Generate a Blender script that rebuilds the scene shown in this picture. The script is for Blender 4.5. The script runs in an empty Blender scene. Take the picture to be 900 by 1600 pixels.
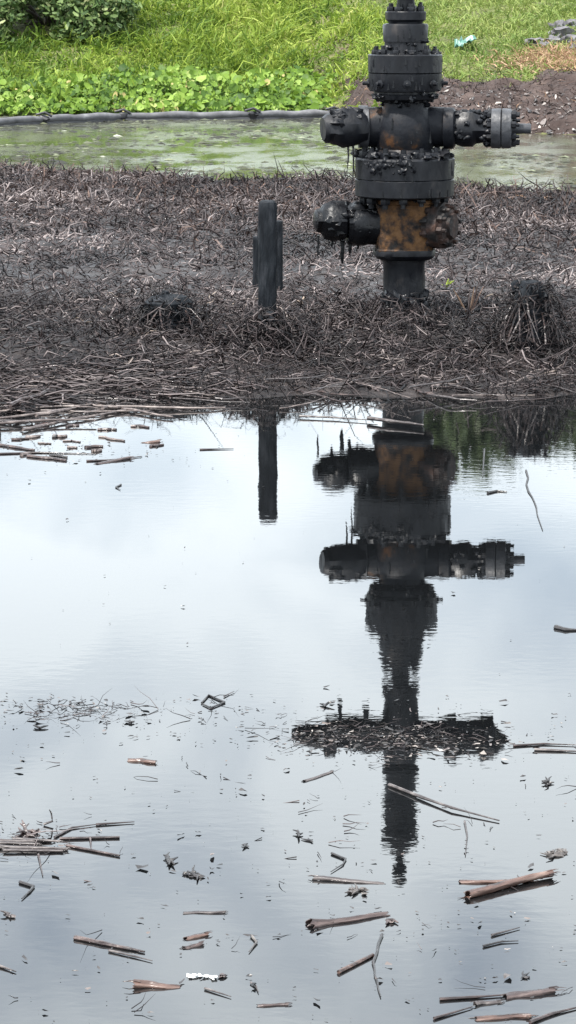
import bpy, bmesh, math, random
import numpy as np
from mathutils import Vector, Matrix, noise

random.seed(7); RNG = np.random.default_rng(11)
scene = bpy.context.scene
COL = scene.collection

# ---------------------------------------------------------------- camera, sky, sun, exposure
CAM_H, PITCH, FPX = 2.02, math.radians(10.29), 4610.0
cam_d = bpy.data.cameras.new("camera"); cam = bpy.data.objects.new("camera", cam_d); COL.objects.link(cam)
cam.location = (0, 0, CAM_H); cam.rotation_euler = (math.pi/2 - PITCH, 0, 0)
cam_d.sensor_fit = 'VERTICAL'; cam_d.sensor_height = 36.0; cam_d.lens = 36.0*FPX/1600.0
cam_d.clip_start = 0.1; cam_d.clip_end = 3000
scene.camera = cam

SUN_EL, SUN_AZ = math.radians(66), math.radians(-128)    # azimuth clockwise from +Y (view direction)
world = bpy.data.worlds.new("World"); scene.world = world; world.use_nodes = True
wn, wl = world.node_tree.nodes, world.node_tree.links
wn.clear()
w_out = wn.new('ShaderNodeOutputWorld'); w_bg = wn.new('ShaderNodeBackground')
sky = wn.new('ShaderNodeTexSky'); sky.sky_type = 'NISHITA'; sky.sun_disc = False
sky.sun_elevation = SUN_EL; sky.sun_rotation = SUN_AZ; sky.air_density = 1.0; sky.dust_density = 1.0; sky.ozone_density = 0.3
tc = wn.new('ShaderNodeTexCoord'); mp = wn.new('ShaderNodeMapping'); mp.inputs['Scale'].default_value = (1.0, 1.0, 1.35)
mp.inputs['Location'].default_value = (0.35, 0.0, 0.12)
cn = wn.new('ShaderNodeTexNoise'); cn.inputs['Scale'].default_value = 10.0; cn.inputs['Detail'].default_value = 7
cn.inputs['Roughness'].default_value = 0.47; cn.inputs['Distortion'].default_value = 0.25
cr = wn.new('ShaderNodeValToRGB'); cr.color_ramp.elements[0].position = 0.34; cr.color_ramp.elements[1].position = 0.60
cr.color_ramp.elements[0].color = (0.34, 0.34, 0.34, 1); cr.color_ramp.elements[1].color = (0.97, 0.97, 0.97, 1)
cmx = wn.new('ShaderNodeMix'); cmx.data_type = 'RGBA'
cmx.inputs['B'].default_value = (9.7, 10.5, 11.0, 1)     # sunlit thin cloud
wl.new(tc.outputs['Generated'], mp.inputs['Vector']); wl.new(mp.outputs['Vector'], cn.inputs['Vector'])
wl.new(cn.outputs['Fac'], cr.inputs['Fac']); wl.new(cr.outputs['Color'], cmx.inputs['Factor'])
wl.new(sky.outputs['Color'], cmx.inputs['A']); wl.new(cmx.outputs['Result'], w_bg.inputs['Color'])
w_bg.inputs['Strength'].default_value = 0.11
wl.new(w_bg.outputs['Background'], w_out.inputs['Surface'])

sun_d = bpy.data.lights.new("sun", 'SUN'); sun_d.energy = 4.2; sun_d.angle = math.radians(4.0); sun_d.color = (1.0, 0.96, 0.9)
sun = bpy.data.objects.new("sun", sun_d); COL.objects.link(sun); sun.location = (0, 0, 30)
sdir = Vector((math.sin(SUN_AZ)*math.cos(SUN_EL), math.cos(SUN_AZ)*math.cos(SUN_EL), math.sin(SUN_EL)))
sun.rotation_euler = sdir.to_track_quat('Z', 'Y').to_euler()

scene.view_settings.view_transform = 'Standard'; scene.view_settings.look = 'None'
scene.view_settings.gamma = 1.0; scene.view_settings.use_curve_mapping = False
scene.view_settings.exposure = 1.12
scene.cycles.max_bounces = 6; scene.cycles.diffuse_bounces = 3; scene.cycles.glossy_bounces = 3

# ---------------------------------------------------------------- surveying: a photo pixel read as a place
def tan_at(py): return math.tan(PITCH + math.atan((py-800.0)/FPX))
def at_dist(px, py, d):
    z = CAM_H - d*tan_at(py)
    depth = d*math.cos(PITCH) + (CAM_H - z)*math.sin(PITCH)
    return Vector(((px-450.0)/FPX*depth, d, z))
def P(px, py, z=0.0):
    return at_dist(px, py, (CAM_H - z)/tan_at(py))

# ---------------------------------------------------------------- materials
MATS = {}
def _bs(name):
    m = bpy.data.materials.new(name); m.use_nodes = True
    n, l = m.node_tree.nodes, m.node_tree.links
    return m, n, l, n['Principled BSDF']
def pmat(name, stops, scale=8.0, rough=(0.4, 0.6), bump=0.2, bscale=None, detail=6, spec=0.5, stretch=(1, 1, 1), coat=0.0, dist=0.01):
    m, n, l, b = _bs(name)
    t = n.new('ShaderNodeTexCoord'); mpp = n.new('ShaderNodeMapping'); mpp.inputs['Scale'].default_value = stretch
    nz = n.new('ShaderNodeTexNoise'); nz.inputs['Scale'].default_value = scale; nz.inputs['Detail'].default_value = detail; nz.inputs['Roughness'].default_value = 0.62
    rp = n.new('ShaderNodeValToRGB')
    els = rp.color_ramp.elements
    while len(els) < len(stops): els.new(0.5)
    for e, (p, c) in zip(els, stops): e.position = p; e.color = (*c, 1)
    l.new(t.outputs['Object'], mpp.inputs['Vector']); l.new(mpp.outputs['Vector'], nz.inputs['Vector'])
    l.new(nz.outputs['Fac'], rp.inputs['Fac']); l.new(rp.outputs['Color'], b.inputs['Base Color'])
    n2 = n.new('ShaderNodeTexNoise'); n2.inputs['Scale'].default_value = bscale or scale*3; n2.inputs['Detail'].default_value = 5
    l.new(mpp.outputs['Vector'], n2.inputs['Vector'])
    mr = n.new('ShaderNodeMapRange'); mr.inputs['From Min'].default_value = 0.3; mr.inputs['From Max'].default_value = 0.7
    mr.inputs['To Min'].default_value, mr.inputs['To Max'].default_value = rough
    l.new(n2.outputs['Fac'], mr.inputs['Value']); l.new(mr.outputs['Result'], b.inputs['Roughness'])
    if bump:
        bp = n.new('ShaderNodeBump'); bp.inputs['Strength'].default_value = bump; bp.inputs['Distance'].default_value = dist
        l.new(n2.outputs['Fac'], bp.inputs['Height']); l.new(bp.outputs['Normal'], b.inputs['Normal'])
    b.inputs['Specular IOR Level'].default_value = spec
    if coat: b.inputs['Coat Weight'].default_value = coat; b.inputs['Coat Roughness'].default_value = 0.15
    MATS[name] = m; return m
def tmat(name, stops, rough=0.5, spec=0.5, trans=0.0):
    """colour by the per-blade attribute 'tint'"""
    m, n, l, b = _bs(name)
    a = n.new('ShaderNodeAttribute'); a.attribute_name = 'tint'
    rp = n.new('ShaderNodeValToRGB'); els = rp.color_ramp.elements
    while len(els) < len(stops): els.new(0.5)
    for e, (p, c) in zip(els, stops): e.position = p; e.color = (*c, 1)
    l.new(a.outputs['Fac'], rp.inputs['Fac']); l.new(rp.outputs['Color'], b.inputs['Base Color'])
    b.inputs['Roughness'].default_value = rough; b.inputs['Specular IOR Level'].default_value = spec
    if trans:
        tr = n.new('ShaderNodeBsdfTranslucent'); l.new(rp.outputs['Color'], tr.inputs['Color'])
        mx = n.new('ShaderNodeMixShader'); mx.inputs['Fac'].default_value = trans
        o = n['Material Output']; l.new(b.outputs['BSDF'], mx.inputs[1]); l.new(tr.outputs['BSDF'], mx.inputs[2]); l.new(mx.outputs['Shader'], o.inputs['Surface'])
    MATS[name] = m; return m

OIL = (0.012, 0.013, 0.016)
pmat('oily_steel', [(0.30, (0.0030, 0.0034, 0.0050)), (0.52, (0.0062, 0.0072, 0.0100)), (0.62, (0.012, 0.0125, 0.015)), (0.72, (0.034, 0.030, 0.029))], 12, (0.25, 0.65), 0.55, 20, spec=0.27, stretch=(1, 1, 0.45))  # palest stop is a brown-grey sheen put into the colour
pmat('wet_oil', [(0.35, (0.004, 0.004, 0.005)), (0.7, (0.008, 0.009, 0.011))], 14, (0.16, 0.5), 0.6, 24, spec=0.22, dist=0.012)
pmat('grey_steel', [(0.3, (0.018, 0.019, 0.022)), (0.62, (0.060, 0.062, 0.069))], 12, (0.35, 0.6), 0.3, 50, spec=0.4)  # paler grey than the oily steel
pmat('rust', [(0.42, (0.009, 0.008, 0.008)), (0.48, (0.040, 0.022, 0.013)), (0.55, (0.100, 0.050, 0.020)), (0.74, (0.155, 0.082, 0.036))], 9, (0.6, 0.9), 0.5, 46, spec=0.25)
pmat('dark_rust', [(0.40, (0.009, 0.008, 0.008)), (0.56, (0.030, 0.018, 0.015)), (0.70, (0.060, 0.030, 0.020))], 14, (0.5, 0.85), 0.6, 45, spec=0.3)
pmat('patchy_steel', [(0.50, (0.008, 0.009, 0.012)), (0.58, (0.020, 0.017, 0.017)), (0.66, (0.085, 0.040, 0.018))], 6, (0.35, 0.65), 0.35, 26, spec=0.18)
pmat('charred_wood', [(0.32, (0.004, 0.005, 0.007)), (0.55, (0.012, 0.0145, 0.018)), (0.75, (0.036, 0.038, 0.044))], 26, (0.5, 0.85), 1.0, 60, stretch=(1, 1, 0.16), spec=0.15)
pmat('oily_mud', [(0.30, (0.007, 0.006, 0.007)), (0.52, (0.018, 0.0138, 0.0132)), (0.72, (0.048, 0.037, 0.034))], 3.2, (0.35, 0.75), 1.0, 22, spec=0.28, dist=0.03)
pmat('bank_soil', [(0.3, (0.050, 0.052, 0.020)), (0.5, (0.085, 0.095, 0.034)), (0.7, (0.14, 0.13, 0.06))], 1.4, (0.8, 0.95), 0.8, 9, spec=0.2, dist=0.04)
pmat('bare_earth', [(0.3, (0.022, 0.0145, 0.0125)), (0.55, (0.048, 0.033, 0.029)), (0.75, (0.10, 0.075, 0.064))], 2.2, (0.7, 0.95), 0.9, 12, spec=0.25, dist=0.05)
pmat('cane', [(0.38, (0.010, 0.007, 0.006)), (0.47, (0.048, 0.025, 0.019)), (0.60, (0.095, 0.053, 0.040)), (0.76, (0.23, 0.160, 0.130))], 46, (0.2, 0.5), 0.6, 70, stretch=(0.16, 1, 1), spec=0.6)  # canes: pale streaks put the lit streak into the colour, dark ones are oil
pmat('dark_cane', [(0.3, (0.008, 0.006, 0.006)), (0.52, (0.036, 0.022, 0.020)), (0.75, (0.14, 0.10, 0.09))], 40, (0.2, 0.5), 0.6, 70, stretch=(0.16, 1, 1), spec=0.6)
pmat('grey_cane', [(0.3, (0.020, 0.016, 0.016)), (0.54, (0.050, 0.040, 0.039)), (0.78, (0.21, 0.185, 0.175))], 40, (0.25, 0.55), 0.6, 70, stretch=(0.16, 1, 1), spec=0.55)
pmat('reed_skin', [(0.3, (0.030, 0.022, 0.021)), (0.5, (0.10, 0.078, 0.072)), (0.75, (0.30, 0.25, 0.225))], 30, (0.35, 0.6), 0.5, 70, stretch=(0.3, 1, 1), spec=0.5)
pmat('black_twig', [(0.3, (0.008, 0.008, 0.009)), (0.65, (0.030, 0.026, 0.026))], 30, (0.25, 0.5), 0.4, 70, spec=0.5)
pmat('pale_leaf', [(0.35, (0.04, 0.033, 0.030)), (0.55, (0.075, 0.065, 0.060)), (0.78, (0.22, 0.205, 0.19))], 24, (0.3, 0.6), 0.4, 60, spec=0.5)
pmat('scrap_glint', [(0.3, (0.45, 0.45, 0.44)), (0.7, (0.8, 0.8, 0.78))], 24, (0.3, 0.5), 0.3, 60)  # white glints of floating pieces put into the colour
pmat('teal_plastic', [(0.3, (0.035, 0.12, 0.095)), (0.7, (0.10, 0.23, 0.185))], 6, (0.35, 0.55), 0.3, 14)
pmat('grey_rock', [(0.3, (0.045, 0.042, 0.045)), (0.55, (0.13, 0.125, 0.135)), (0.75, (0.27, 0.265, 0.27))], 4, (0.7, 0.9), 0.8, 14, spec=0.3, dist=0.04)
pmat('boom_fabric', [(0.3, (0.055, 0.055, 0.06)), (0.55, (0.12, 0.12, 0.128)), (0.75, (0.22, 0.22, 0.225))], 5, (0.55, 0.8), 0.4, 20, spec=0.3)
pmat('boom_joint_shade', [(0.3, (0.010, 0.010, 0.012)), (0.7, (0.028, 0.028, 0.032))], 6, (0.4, 0.7), 0.3, 20)  # black of the joints and of the wet, shaded underside
pmat('bark', [(0.3, (0.03, 0.024, 0.018)), (0.7, (0.10, 0.085, 0.065))], 7, (0.8, 0.95), 0.8, 20, dist=0.03)

tmat('litter', [(0.0, (0.007, 0.006, 0.007)), (0.38, (0.017, 0.0125, 0.013)), (0.66, (0.062, 0.048, 0.048)), (0.88, (0.18, 0.152, 0.148)), (1.0, (0.30, 0.24, 0.19))], 0.5, 0.28)
tmat('brown_litter', [(0.0, (0.020, 0.013, 0.012)), (0.45, (0.055, 0.034, 0.028)), (0.8, (0.135, 0.085, 0.066)), (1.0, (0.30, 0.175, 0.095))], 0.6, 0.35)
tmat('stubble', [(0.0, (0.010, 0.0095, 0.011)), (0.40, (0.034, 0.0255, 0.0255)), (0.72, (0.100, 0.080, 0.079)), (1.0, (0.27, 0.230, 0.222))], 0.5, 0.28)
tmat('grass', [(0.0, (0.045, 0.090, 0.014)), (0.30, (0.125, 0.200, 0.026)), (0.62, (0.235, 0.310, 0.045)), (0.85, (0.33, 0.39, 0.085)), (1.0, (0.43, 0.42, 0.16))], 0.6, 0.22, 0.35)
tmat('dry_grass', [(0.0, (0.09, 0.15, 0.030)), (0.40, (0.19, 0.25, 0.058)), (0.75, (0.30, 0.33, 0.11)), (1.0, (0.42, 0.33, 0.16))], 0.6, 0.3, 0.3)
tmat('straw', [(0.0, (0.16, 0.09, 0.05)), (0.5, (0.34, 0.21, 0.125)), (1.0, (0.50, 0.36, 0.24))], 0.7, 0.25, 0.15)
tmat('hyacinth', [(0.0, (0.035, 0.080, 0.012)), (0.4, (0.115, 0.200, 0.022)), (0.78, (0.22, 0.33, 0.055)), (0.93, (0.36, 0.45, 0.14)), (1.0, (0.40, 0.34, 0.14))], 0.55, 0.22, 0.3)
tmat('bush_leaf', [(0.0, (0.022, 0.050, 0.014)), (0.45, (0.060, 0.105, 0.030)), (0.8, (0.16, 0.22, 0.075)), (1.0, (0.34, 0.37, 0.18))], 0.55, 0.25, 0.2)
tmat('tree_leaf', [(0.0, (0.020, 0.034, 0.012)), (0.5, (0.045, 0.068, 0.024)), (1.0, (0.09, 0.12, 0.045))], 0.5, 0.35, 0.25)
tmat('flake', [(0.0, (0.010, 0.010, 0.011)), (0.55, (0.045, 0.038, 0.036)), (0.8, (0.13, 0.105, 0.095)), (1.0, (0.36, 0.33, 0.30))], 0.4, 0.5)
tmat('scum_bits', [(0.0, (0.014, 0.014, 0.010)), (0.45, (0.055, 0.060, 0.032)), (0.8, (0.15, 0.165, 0.10)), (1.0, (0.40, 0.40, 0.35))], 0.6, 0.3)

def water_mat():
    m, n, l, b = _bs('slick_water')
    b.inputs['Base Color'].default_value = (0.004, 0.0045, 0.005, 1); b.inputs['Roughness'].default_value = 0.0
    b.inputs['IOR'].default_value = 1.82
    t = n.new('ShaderNodeTexCoord')
    def nz(scale, st, det=2):
        mpp = n.new('ShaderNodeMapping'); mpp.inputs['Scale'].default_value = st
        x = n.new('ShaderNodeTexNoise'); x.inputs['Scale'].default_value = scale; x.inputs['Detail'].default_value = det
        l.new(t.outputs['Object'], mpp.inputs['Vector']); l.new(mpp.outputs['Vector'], x.inputs['Vector']); return x
    big = nz(1.3, (1.0, 0.35, 1)); fine = nz(13.0, (1.0, 1.7, 1), 3); calm = nz(0.55, (0.5, 1.0, 1), 2)
    mr = n.new('ShaderNodeMapRange'); mr.inputs['From Min'].default_value = 0.38; mr.inputs['From Max'].default_value = 0.62
    mr.inputs['To Min'].default_value = 0.15; mr.inputs['To Max'].default_value = 1.0
    l.new(calm.outputs['Fac'], mr.inputs['Value'])
    mul = n.new('ShaderNodeMath'); mul.operation = 'MULTIPLY'; l.new(fine.outputs['Fac'], mul.inputs[0]); l.new(mr.outputs['Result'], mul.inputs[1])
    b1 = n.new('ShaderNodeBump'); b1.inputs['Strength'].default_value = 1.0; b1.inputs['Distance'].default_value = 0.00026
    b2 = n.new('ShaderNodeBump'); b2.inputs['Strength'].default_value = 1.0; b2.inputs['Distance'].default_value = 0.00025
    l.new(mul.outputs['Value'], b1.inputs['Height']); l.new(big.outputs['Fac'], b2.inputs['Height'])
    l.new(b1.outputs['Normal'], b2.inputs['Normal']); l.new(b2.outputs['Normal'], b.inputs['Normal'])
    MATS['slick_water'] = m
    # channel behind the bank: water under a skin of duckweed and scum
    m, n, l, b = _bs('scummy_water')
    t = n.new('ShaderNodeTexCoord'); mpp = n.new('ShaderNodeMapping'); mpp.inputs['Scale'].default_value = (0.35, 0.16, 1)
    x = n.new('ShaderNodeTexNoise'); x.inputs['Scale'].default_value = 4.0; x.inputs['Detail'].default_value = 8; x.inputs['Roughness'].default_value = 0.65
    l.new(t.outputs['Object'], mpp.inputs['Vector']); l.new(mpp.outputs['Vector'], x.inputs['Vector'])
    rp = n.new('ShaderNodeValToRGB'); e = rp.color_ramp.elements
    e[0].position = 0.36; e[0].color = (0.034, 0.032, 0.026, 1); e[1].position = 0.66; e[1].color = (0.082, 0.088, 0.052, 1)
    l.new(x.outputs['Fac'], rp.inputs['Fac']); l.new(rp.outputs['Color'], b.inputs['Base Color'])
    rr = n.new('ShaderNodeMapRange'); rr.inputs['From Min'].default_value = 0.42; rr.inputs['From Max'].default_value = 0.56
    rr.inputs['To Min'].default_value = 0.05; rr.inputs['To Max'].default_value = 0.20
    l.new(x.outputs['Fac'], rr.inputs['Value']); l.new(rr.outputs['Result'], b.inputs['Roughness'])
    x2 = n.new('ShaderNodeTexNoise'); x2.inputs['Scale'].default_value = 10.0; x2.inputs['Detail'].default_value = 4
    l.new(t.outputs['Object'], x2.inputs['Vector'])
    bp = n.new('ShaderNodeBump'); bp.inputs['Distance'].default_value = 0.0022; l.new(x2.outputs['Fac'], bp.inputs['Height']); l.new(bp.outputs['Normal'], b.inputs['Normal'])
    b.inputs['IOR'].default_value = 1.36
    MATS['scummy_water'] = m
water_mat()

# ---------------------------------------------------------------- mesh helpers
def tag(o, label=None, cat=None, group=None, kind=None):
    if label: o['label'] = label
    if cat: o['category'] = cat
    if group: o['group'] = group
    if kind: o['kind'] = kind
    return o
def empty(name, loc):
    o = bpy.data.objects.new(name, None); o.location = loc; o.empty_display_size = 0.1; COL.objects.link(o); return o
def link_mesh(name, me, mat, parent=None, loc=(0, 0, 0)):
    me.materials.append(MATS[mat]); o = bpy.data.objects.new(name, me); COL.objects.link(o)
    o.parent = parent; o.location = loc; return o
def np_mesh(name, V, F, mat, tint=None, smooth=True, parent=None, loc=(0, 0, 0)):
    """V (n,3), F (m,k) with one k"""
    V = np.ascontiguousarray(V, np.float32); F = np.ascontiguousarray(F, np.int32)
    me = bpy.data.meshes.new(name); k = F.shape[1]
    me.vertices.add(len(V)); me.vertices.foreach_set('co', V.ravel())
    me.loops.add(F.size); me.loops.foreach_set('vertex_index', F.ravel())
    me.polygons.add(len(F)); me.polygons.foreach_set('loop_start', np.arange(0, F.size, k, dtype=np.int32))
    me.polygons.foreach_set('loop_total', np.full(len(F), k, np.int32))
    me.polygons.foreach_set('use_smooth', np.full(len(F), smooth, bool))
    me.update(calc_edges=True)
    if tint is not None:
        a = me.attributes.new('tint', 'FLOAT', 'POINT'); a.data.foreach_set('value', np.ascontiguousarray(tint, np.float32))
    return link_mesh(name, me, mat, parent, loc)

class MB:
    def __init__(s): s.v = []; s.f = []; s.round = False
    def lathe(s, prof, origin=(0, 0, 0), axis=(0, 0, 1), seg=28, cap=True, jit=0.0, jscale=12.0, squash=None, phase=0.0, square=None):
        """prof: (distance along axis, radius)"""
        ax = Vector(axis).normalized(); q = Vector((0, 0, 1)).rotation_difference(ax); o = Vector(origin); b = len(s.v)
        for (h, r) in prof:
            for i in range(seg):
                a = 2*math.pi*i/seg + phase
                p = Vector((r*math.cos(a), r*math.sin(a), h))
                if square:
                    ca, sa = math.cos(a), math.sin(a); p.x = r*math.copysign(abs(ca)**square, ca); p.y = r*math.copysign(abs(sa)**square, sa)
                if squash: p.x *= squash[0]; p.y *= squash[1]
                w = o + q @ p
                if jit:
                    c = o + q @ Vector((0, 0, h)); d = (w-c)
                    if d.length > 1e-6: w += d.normalized()*jit*noise.fractal(w*jscale, 1.0, 2.0, 3)
                s.v.append(w)
        for j in range(len(prof)-1):
            for i in range(seg):
                k = (i+1) % seg
                s.f.append((b+j*seg+i, b+j*seg+k, b+(j+1)*seg+k, b+(j+1)*seg+i))
        if cap:
            s.f.append(tuple(b+i for i in reversed(range(seg))))
            e = b+(len(prof)-1)*seg; s.f.append(tuple(e+i for i in range(seg)))
        return s
    def tube(s, pts, radii, seg=6):
        b = len(s.v); n = len(pts); pts = [Vector(p) for p in pts]
        for i, p in enumerate(pts):
            t = (pts[min(i+1, n-1)]-pts[max(i-1, 0)]).normalized()
            up = Vector((0, 0, 1)) if abs(t.z) < 0.9 else Vector((1, 0, 0))
            u = t.cross(up).normalized(); w = u.cross(t)
            r = radii[i] if hasattr(radii, '__len__') else radii
            for k in range(seg):
                a = 2*math.pi*k/seg; s.v.append(p + u*(r*math.cos(a)) + w*(r*math.sin(a)))
        for i in range(n-1):
            for k in range(seg):
                k2 = (k+1) % seg
                s.f.append((b+i*seg+k, b+i*seg+k2, b+(i+1)*seg+k2, b+(i+1)*seg+k))
        s.f.append(tuple(b+k for k in reversed(range(seg)))); e = b+(n-1)*seg; s.f.append(tuple(e+k for k in range(seg)))
        return s
    def blob(s, c, r, sc=(1, 1, 1), jit=0.3, sub=2):
        sub = max(sub, 2); s.round = True
        bm = bmesh.new(); bmesh.ops.create_icosphere(bm, subdivisions=sub, radius=1.0)
        b = len(s.v); c = Vector(c); off = Vector((random.random()*50, random.random()*50, random.random()*50))
        for v in bm.verts:
            k = r*(1 + 1.5*jit*noise.fractal(v.co*1.9+off, 1.0, 2.0, 4))
            s.v.append(c + Vector((v.co.x*sc[0], v.co.y*sc[1], v.co.z*sc[2]))*k)
        for f in bm.faces: s.f.append(tuple(b+v.index for v in f.verts))
        bm.free(); return s
    def build(s, name, mat, parent=None, loc=(0, 0, 0), smooth=35):
        me = bpy.data.meshes.new(name); me.from_pydata([tuple(v) for v in s.v], [], s.f); me.update()
        bm = bmesh.new(); bm.from_mesh(me); bmesh.ops.recalc_face_normals(bm, faces=bm.faces); bm.to_mesh(me); bm.free()
        if smooth:
            me.polygons.foreach_set('use_smooth', [True]*len(me.polygons)); me.set_sharp_from_angle(angle=math.radians(70 if s.round else smooth))
        return link_mesh(name, me, mat, parent, loc)

def strands(name, root, direc, length, width, tint, mat, segs=3, bend=0.5, wob=0.15, sides=2, parent=None, taper=0.15):
    """many thin blades or stalks as one mesh; root (n,3), direc (n,3) unit, bend = droop"""
    n = len(root); t = np.linspace(0, 1, segs+1)[None, :, None]
    L = length[:, None, None]
    side = np.cross(direc, np.array([0, 0, 1.0])); nn = np.linalg.norm(side, axis=1, keepdims=True)
    side = np.where(nn < 1e-3, np.array([1.0, 0, 0]), side/np.maximum(nn, 1e-6))
    curl = RNG.normal(0, 1, (n, 3)); curl -= (curl*direc).sum(1, keepdims=True)*direc
    wig = RNG.normal(0, 1, (n, segs+1, 3))*wob; wig[:, 0] = 0
    C = root[:, None, :] + direc[:, None, :]*L*t + curl[:, None, :]*L*wob*1.6*t**2 + wig*L*0.35
    C[:, :, 2] -= (bend[:, None] if hasattr(bend, '__len__') else bend)*(L[:, :, 0])*(t[:, :, 0]**2)
    W = (width[:, None]*(1-(1-taper)*t[:, :, 0]**1.5))
    if sides == 2:
        rot = RNG.uniform(0, math.pi, (n, 1)); nrm = np.cross(side, direc)
        s2 = side*np.cos(rot) + nrm*np.sin(rot)
        offs = [s2, -s2]
    else:
        nrm = np.cross(side, direc); offs = [side*math.cos(a)+nrm*math.sin(a) for a in [2*math.pi*k/sides for k in range(sides)]]
    k = len(offs)
    V = np.stack([C + o[:, None, :]*W[:, :, None]*0.5 for o in offs], axis=2)   # n, segs+1, k, 3
    base = (np.arange(n)*(segs+1)*k)[:, None]
    F = []
    for sgi in range(segs):
        for j in range(k if k > 2 else 1):
            j2 = (j+1) % k
            F.append(np.concatenate([base+sgi*k+j, base+sgi*k+j2, base+(sgi+1)*k+j2, base+(sgi+1)*k+j], axis=1))
    F = np.concatenate(F, axis=0)
    T = np.repeat(tint, (segs+1)*k)
    return np_mesh(name, V.reshape(-1, 3), F, mat, T, True, parent)

def fnoise(x, y, s, seed=0.0, octv=3):
    out = np.empty(len(x))
    for i in range(len(x)): out[i] = noise.fractal(Vector((x[i]*s+seed, y[i]*s-seed, seed)), 1.0, 2.0, octv)
    return out
def sstep(a, b, x):
    t = np.clip((x-a)/(b-a), 0, 1); return t*t*(3-2*t)

# ---------------------------------------------------------------- the lie of the land
def front_edge(x):   # near shoreline of the oiled bank
    x = np.asarray(x, float)
    return 14.12 - 0.62*sstep(-0.70, -1.35, x) + 0.07*np.sin(x*4.1+0.6) + 0.05*np.sin(x*9.7)
def back_edge(x):
    x = np.asarray(x, float)
    return 28.9 - 0.55*x + 0.35*np.sin(x*1.7) + 0.2*np.sin(x*4.3+1)
def far_edge(x):     # far shoreline
    x = np.asarray(x, float)
    return 43.9 - 4.3*sstep(0.2, 1.6, x) - 1.4*sstep(1.5, 4.2, x) + 0.15*np.sin(x*2.3)
def bank_z(x, y):
    f = y-front_edge(x); b = back_edge(x)-y
    z = -0.30 + 0.325*sstep(-0.9, 0.40, f) + 0.135*sstep(0.3, 2.0, f)
    z = np.minimum(z, -0.30 + 0.44*sstep(-0.6, 1.6, b))
    return z
def far_z(x, y):
    s = y-far_edge(x)
    z = np.where(s < 0, np.maximum(-0.4, 0.03+0.35*s), 0.03 + (0.205-0.075*sstep(0.4, 2.2, x))*np.minimum(s, 11.0+4*sstep(0.4, 2.2, x)))
    z = z - 0.0015*np.clip(s-11, 0, 200)
    right = sstep(0.5, 1.5, x)
    return z + 0.02*right*sstep(0.3, 2.2, s)

def bank_hit(px, py):
    lo, hi = 38.0, 60.0
    for _ in range(40):
        d = (lo+hi)/2; q = at_dist(px, py, d)
        if float(far_z(np.array([q.x]), np.array([d]))[0]) > q.z: hi = d
        else: lo = d
    return at_dist(px, py, hi)
def sheet(name, xs, ys, zf, mat):
    X, Y = np.meshgrid(xs, ys); x, y = X.ravel(), Y.ravel(); z = zf(x, y); nx, ny = len(xs), len(ys)
    V = np.stack([x, y, z], 1); i = np.arange(nx*ny).reshape(ny, nx)
    F = np.stack([i[:-1, :-1].ravel(), i[:-1, 1:].ravel(), i[1:, 1:].ravel(), i[1:, :-1].ravel()], 1)
    return tag(np_mesh(name, V, F, mat), kind='structure')

sheet('pond_water', np.array([-60., 60.]), np.array([-25., 22.]), lambda x, y: np.zeros(len(x)), 'slick_water')
sheet('channel_water', np.array([-60., 60.]), np.array([22., 50.]), lambda x, y: np.full(len(x), 0.002), 'scummy_water')
xs = np.concatenate([np.linspace(-60, -9, 12), np.linspace(-8.5, 8.5, 190), np.linspace(9, 60, 12)])
def bank_full(x, y):
    n1 = fnoise(x, y, 0.8, 3.3); n2 = fnoise(x, y, 4.0, 8.1, 4)
    m = 0.25*sstep(-0.2, 0.02, bank_z(x, y)) + 0.75*sstep(0.02, 0.12, bank_z(x, y))
    return bank_z(x, y) + (0.035*n1 + 0.030*n2)*m
sheet('oiled_bank', xs, np.concatenate([np.linspace(11.2, 17.5, 130), np.linspace(17.6, 32, 130)]), bank_full, 'oily_mud')
def far_full(x, y): return far_z(x, y) + 0.05*fnoise(x, y, 0.9, 5.2)
gx = np.concatenate([np.linspace(-900, -40, 8), np.linspace(-30, -9, 10), np.linspace(-8.5, 8.5, 70), np.linspace(9, 30, 10), np.linspace(40, 900, 8)])
sheet('far_bank', gx, np.concatenate([np.linspace(37.0, 56, 90), np.linspace(58, 100, 12), np.array([200., 500, 1500])]), far_full, 'bank_soil')

# bare eroded earth on the right of the far shore, one lumpy skin over the slope
ex = np.linspace(0.2, 8.5, 110); ey = np.linspace(38.0, 46.5, 100)
def earth_z(x, y):
    s = y-far_edge(x); m = sstep(-0.25, 0.5, s)*sstep(0.9, -0.2, s - 2.3 - 2.2*sstep(1.8, 4.5, x) - 1.0*fnoise(x, y, 0.8, 2.0))*sstep(0.5, 1.1, x)
    return far_z(x, y) - 0.10 + m*(0.22 + 0.13*fnoise(x, y, 1.5, 1.7, 4) + 0.05*fnoise(x, y, 6, 1.7, 3))
sheet('bare_earth', ex, ey, earth_z, 'bare_earth')

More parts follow.
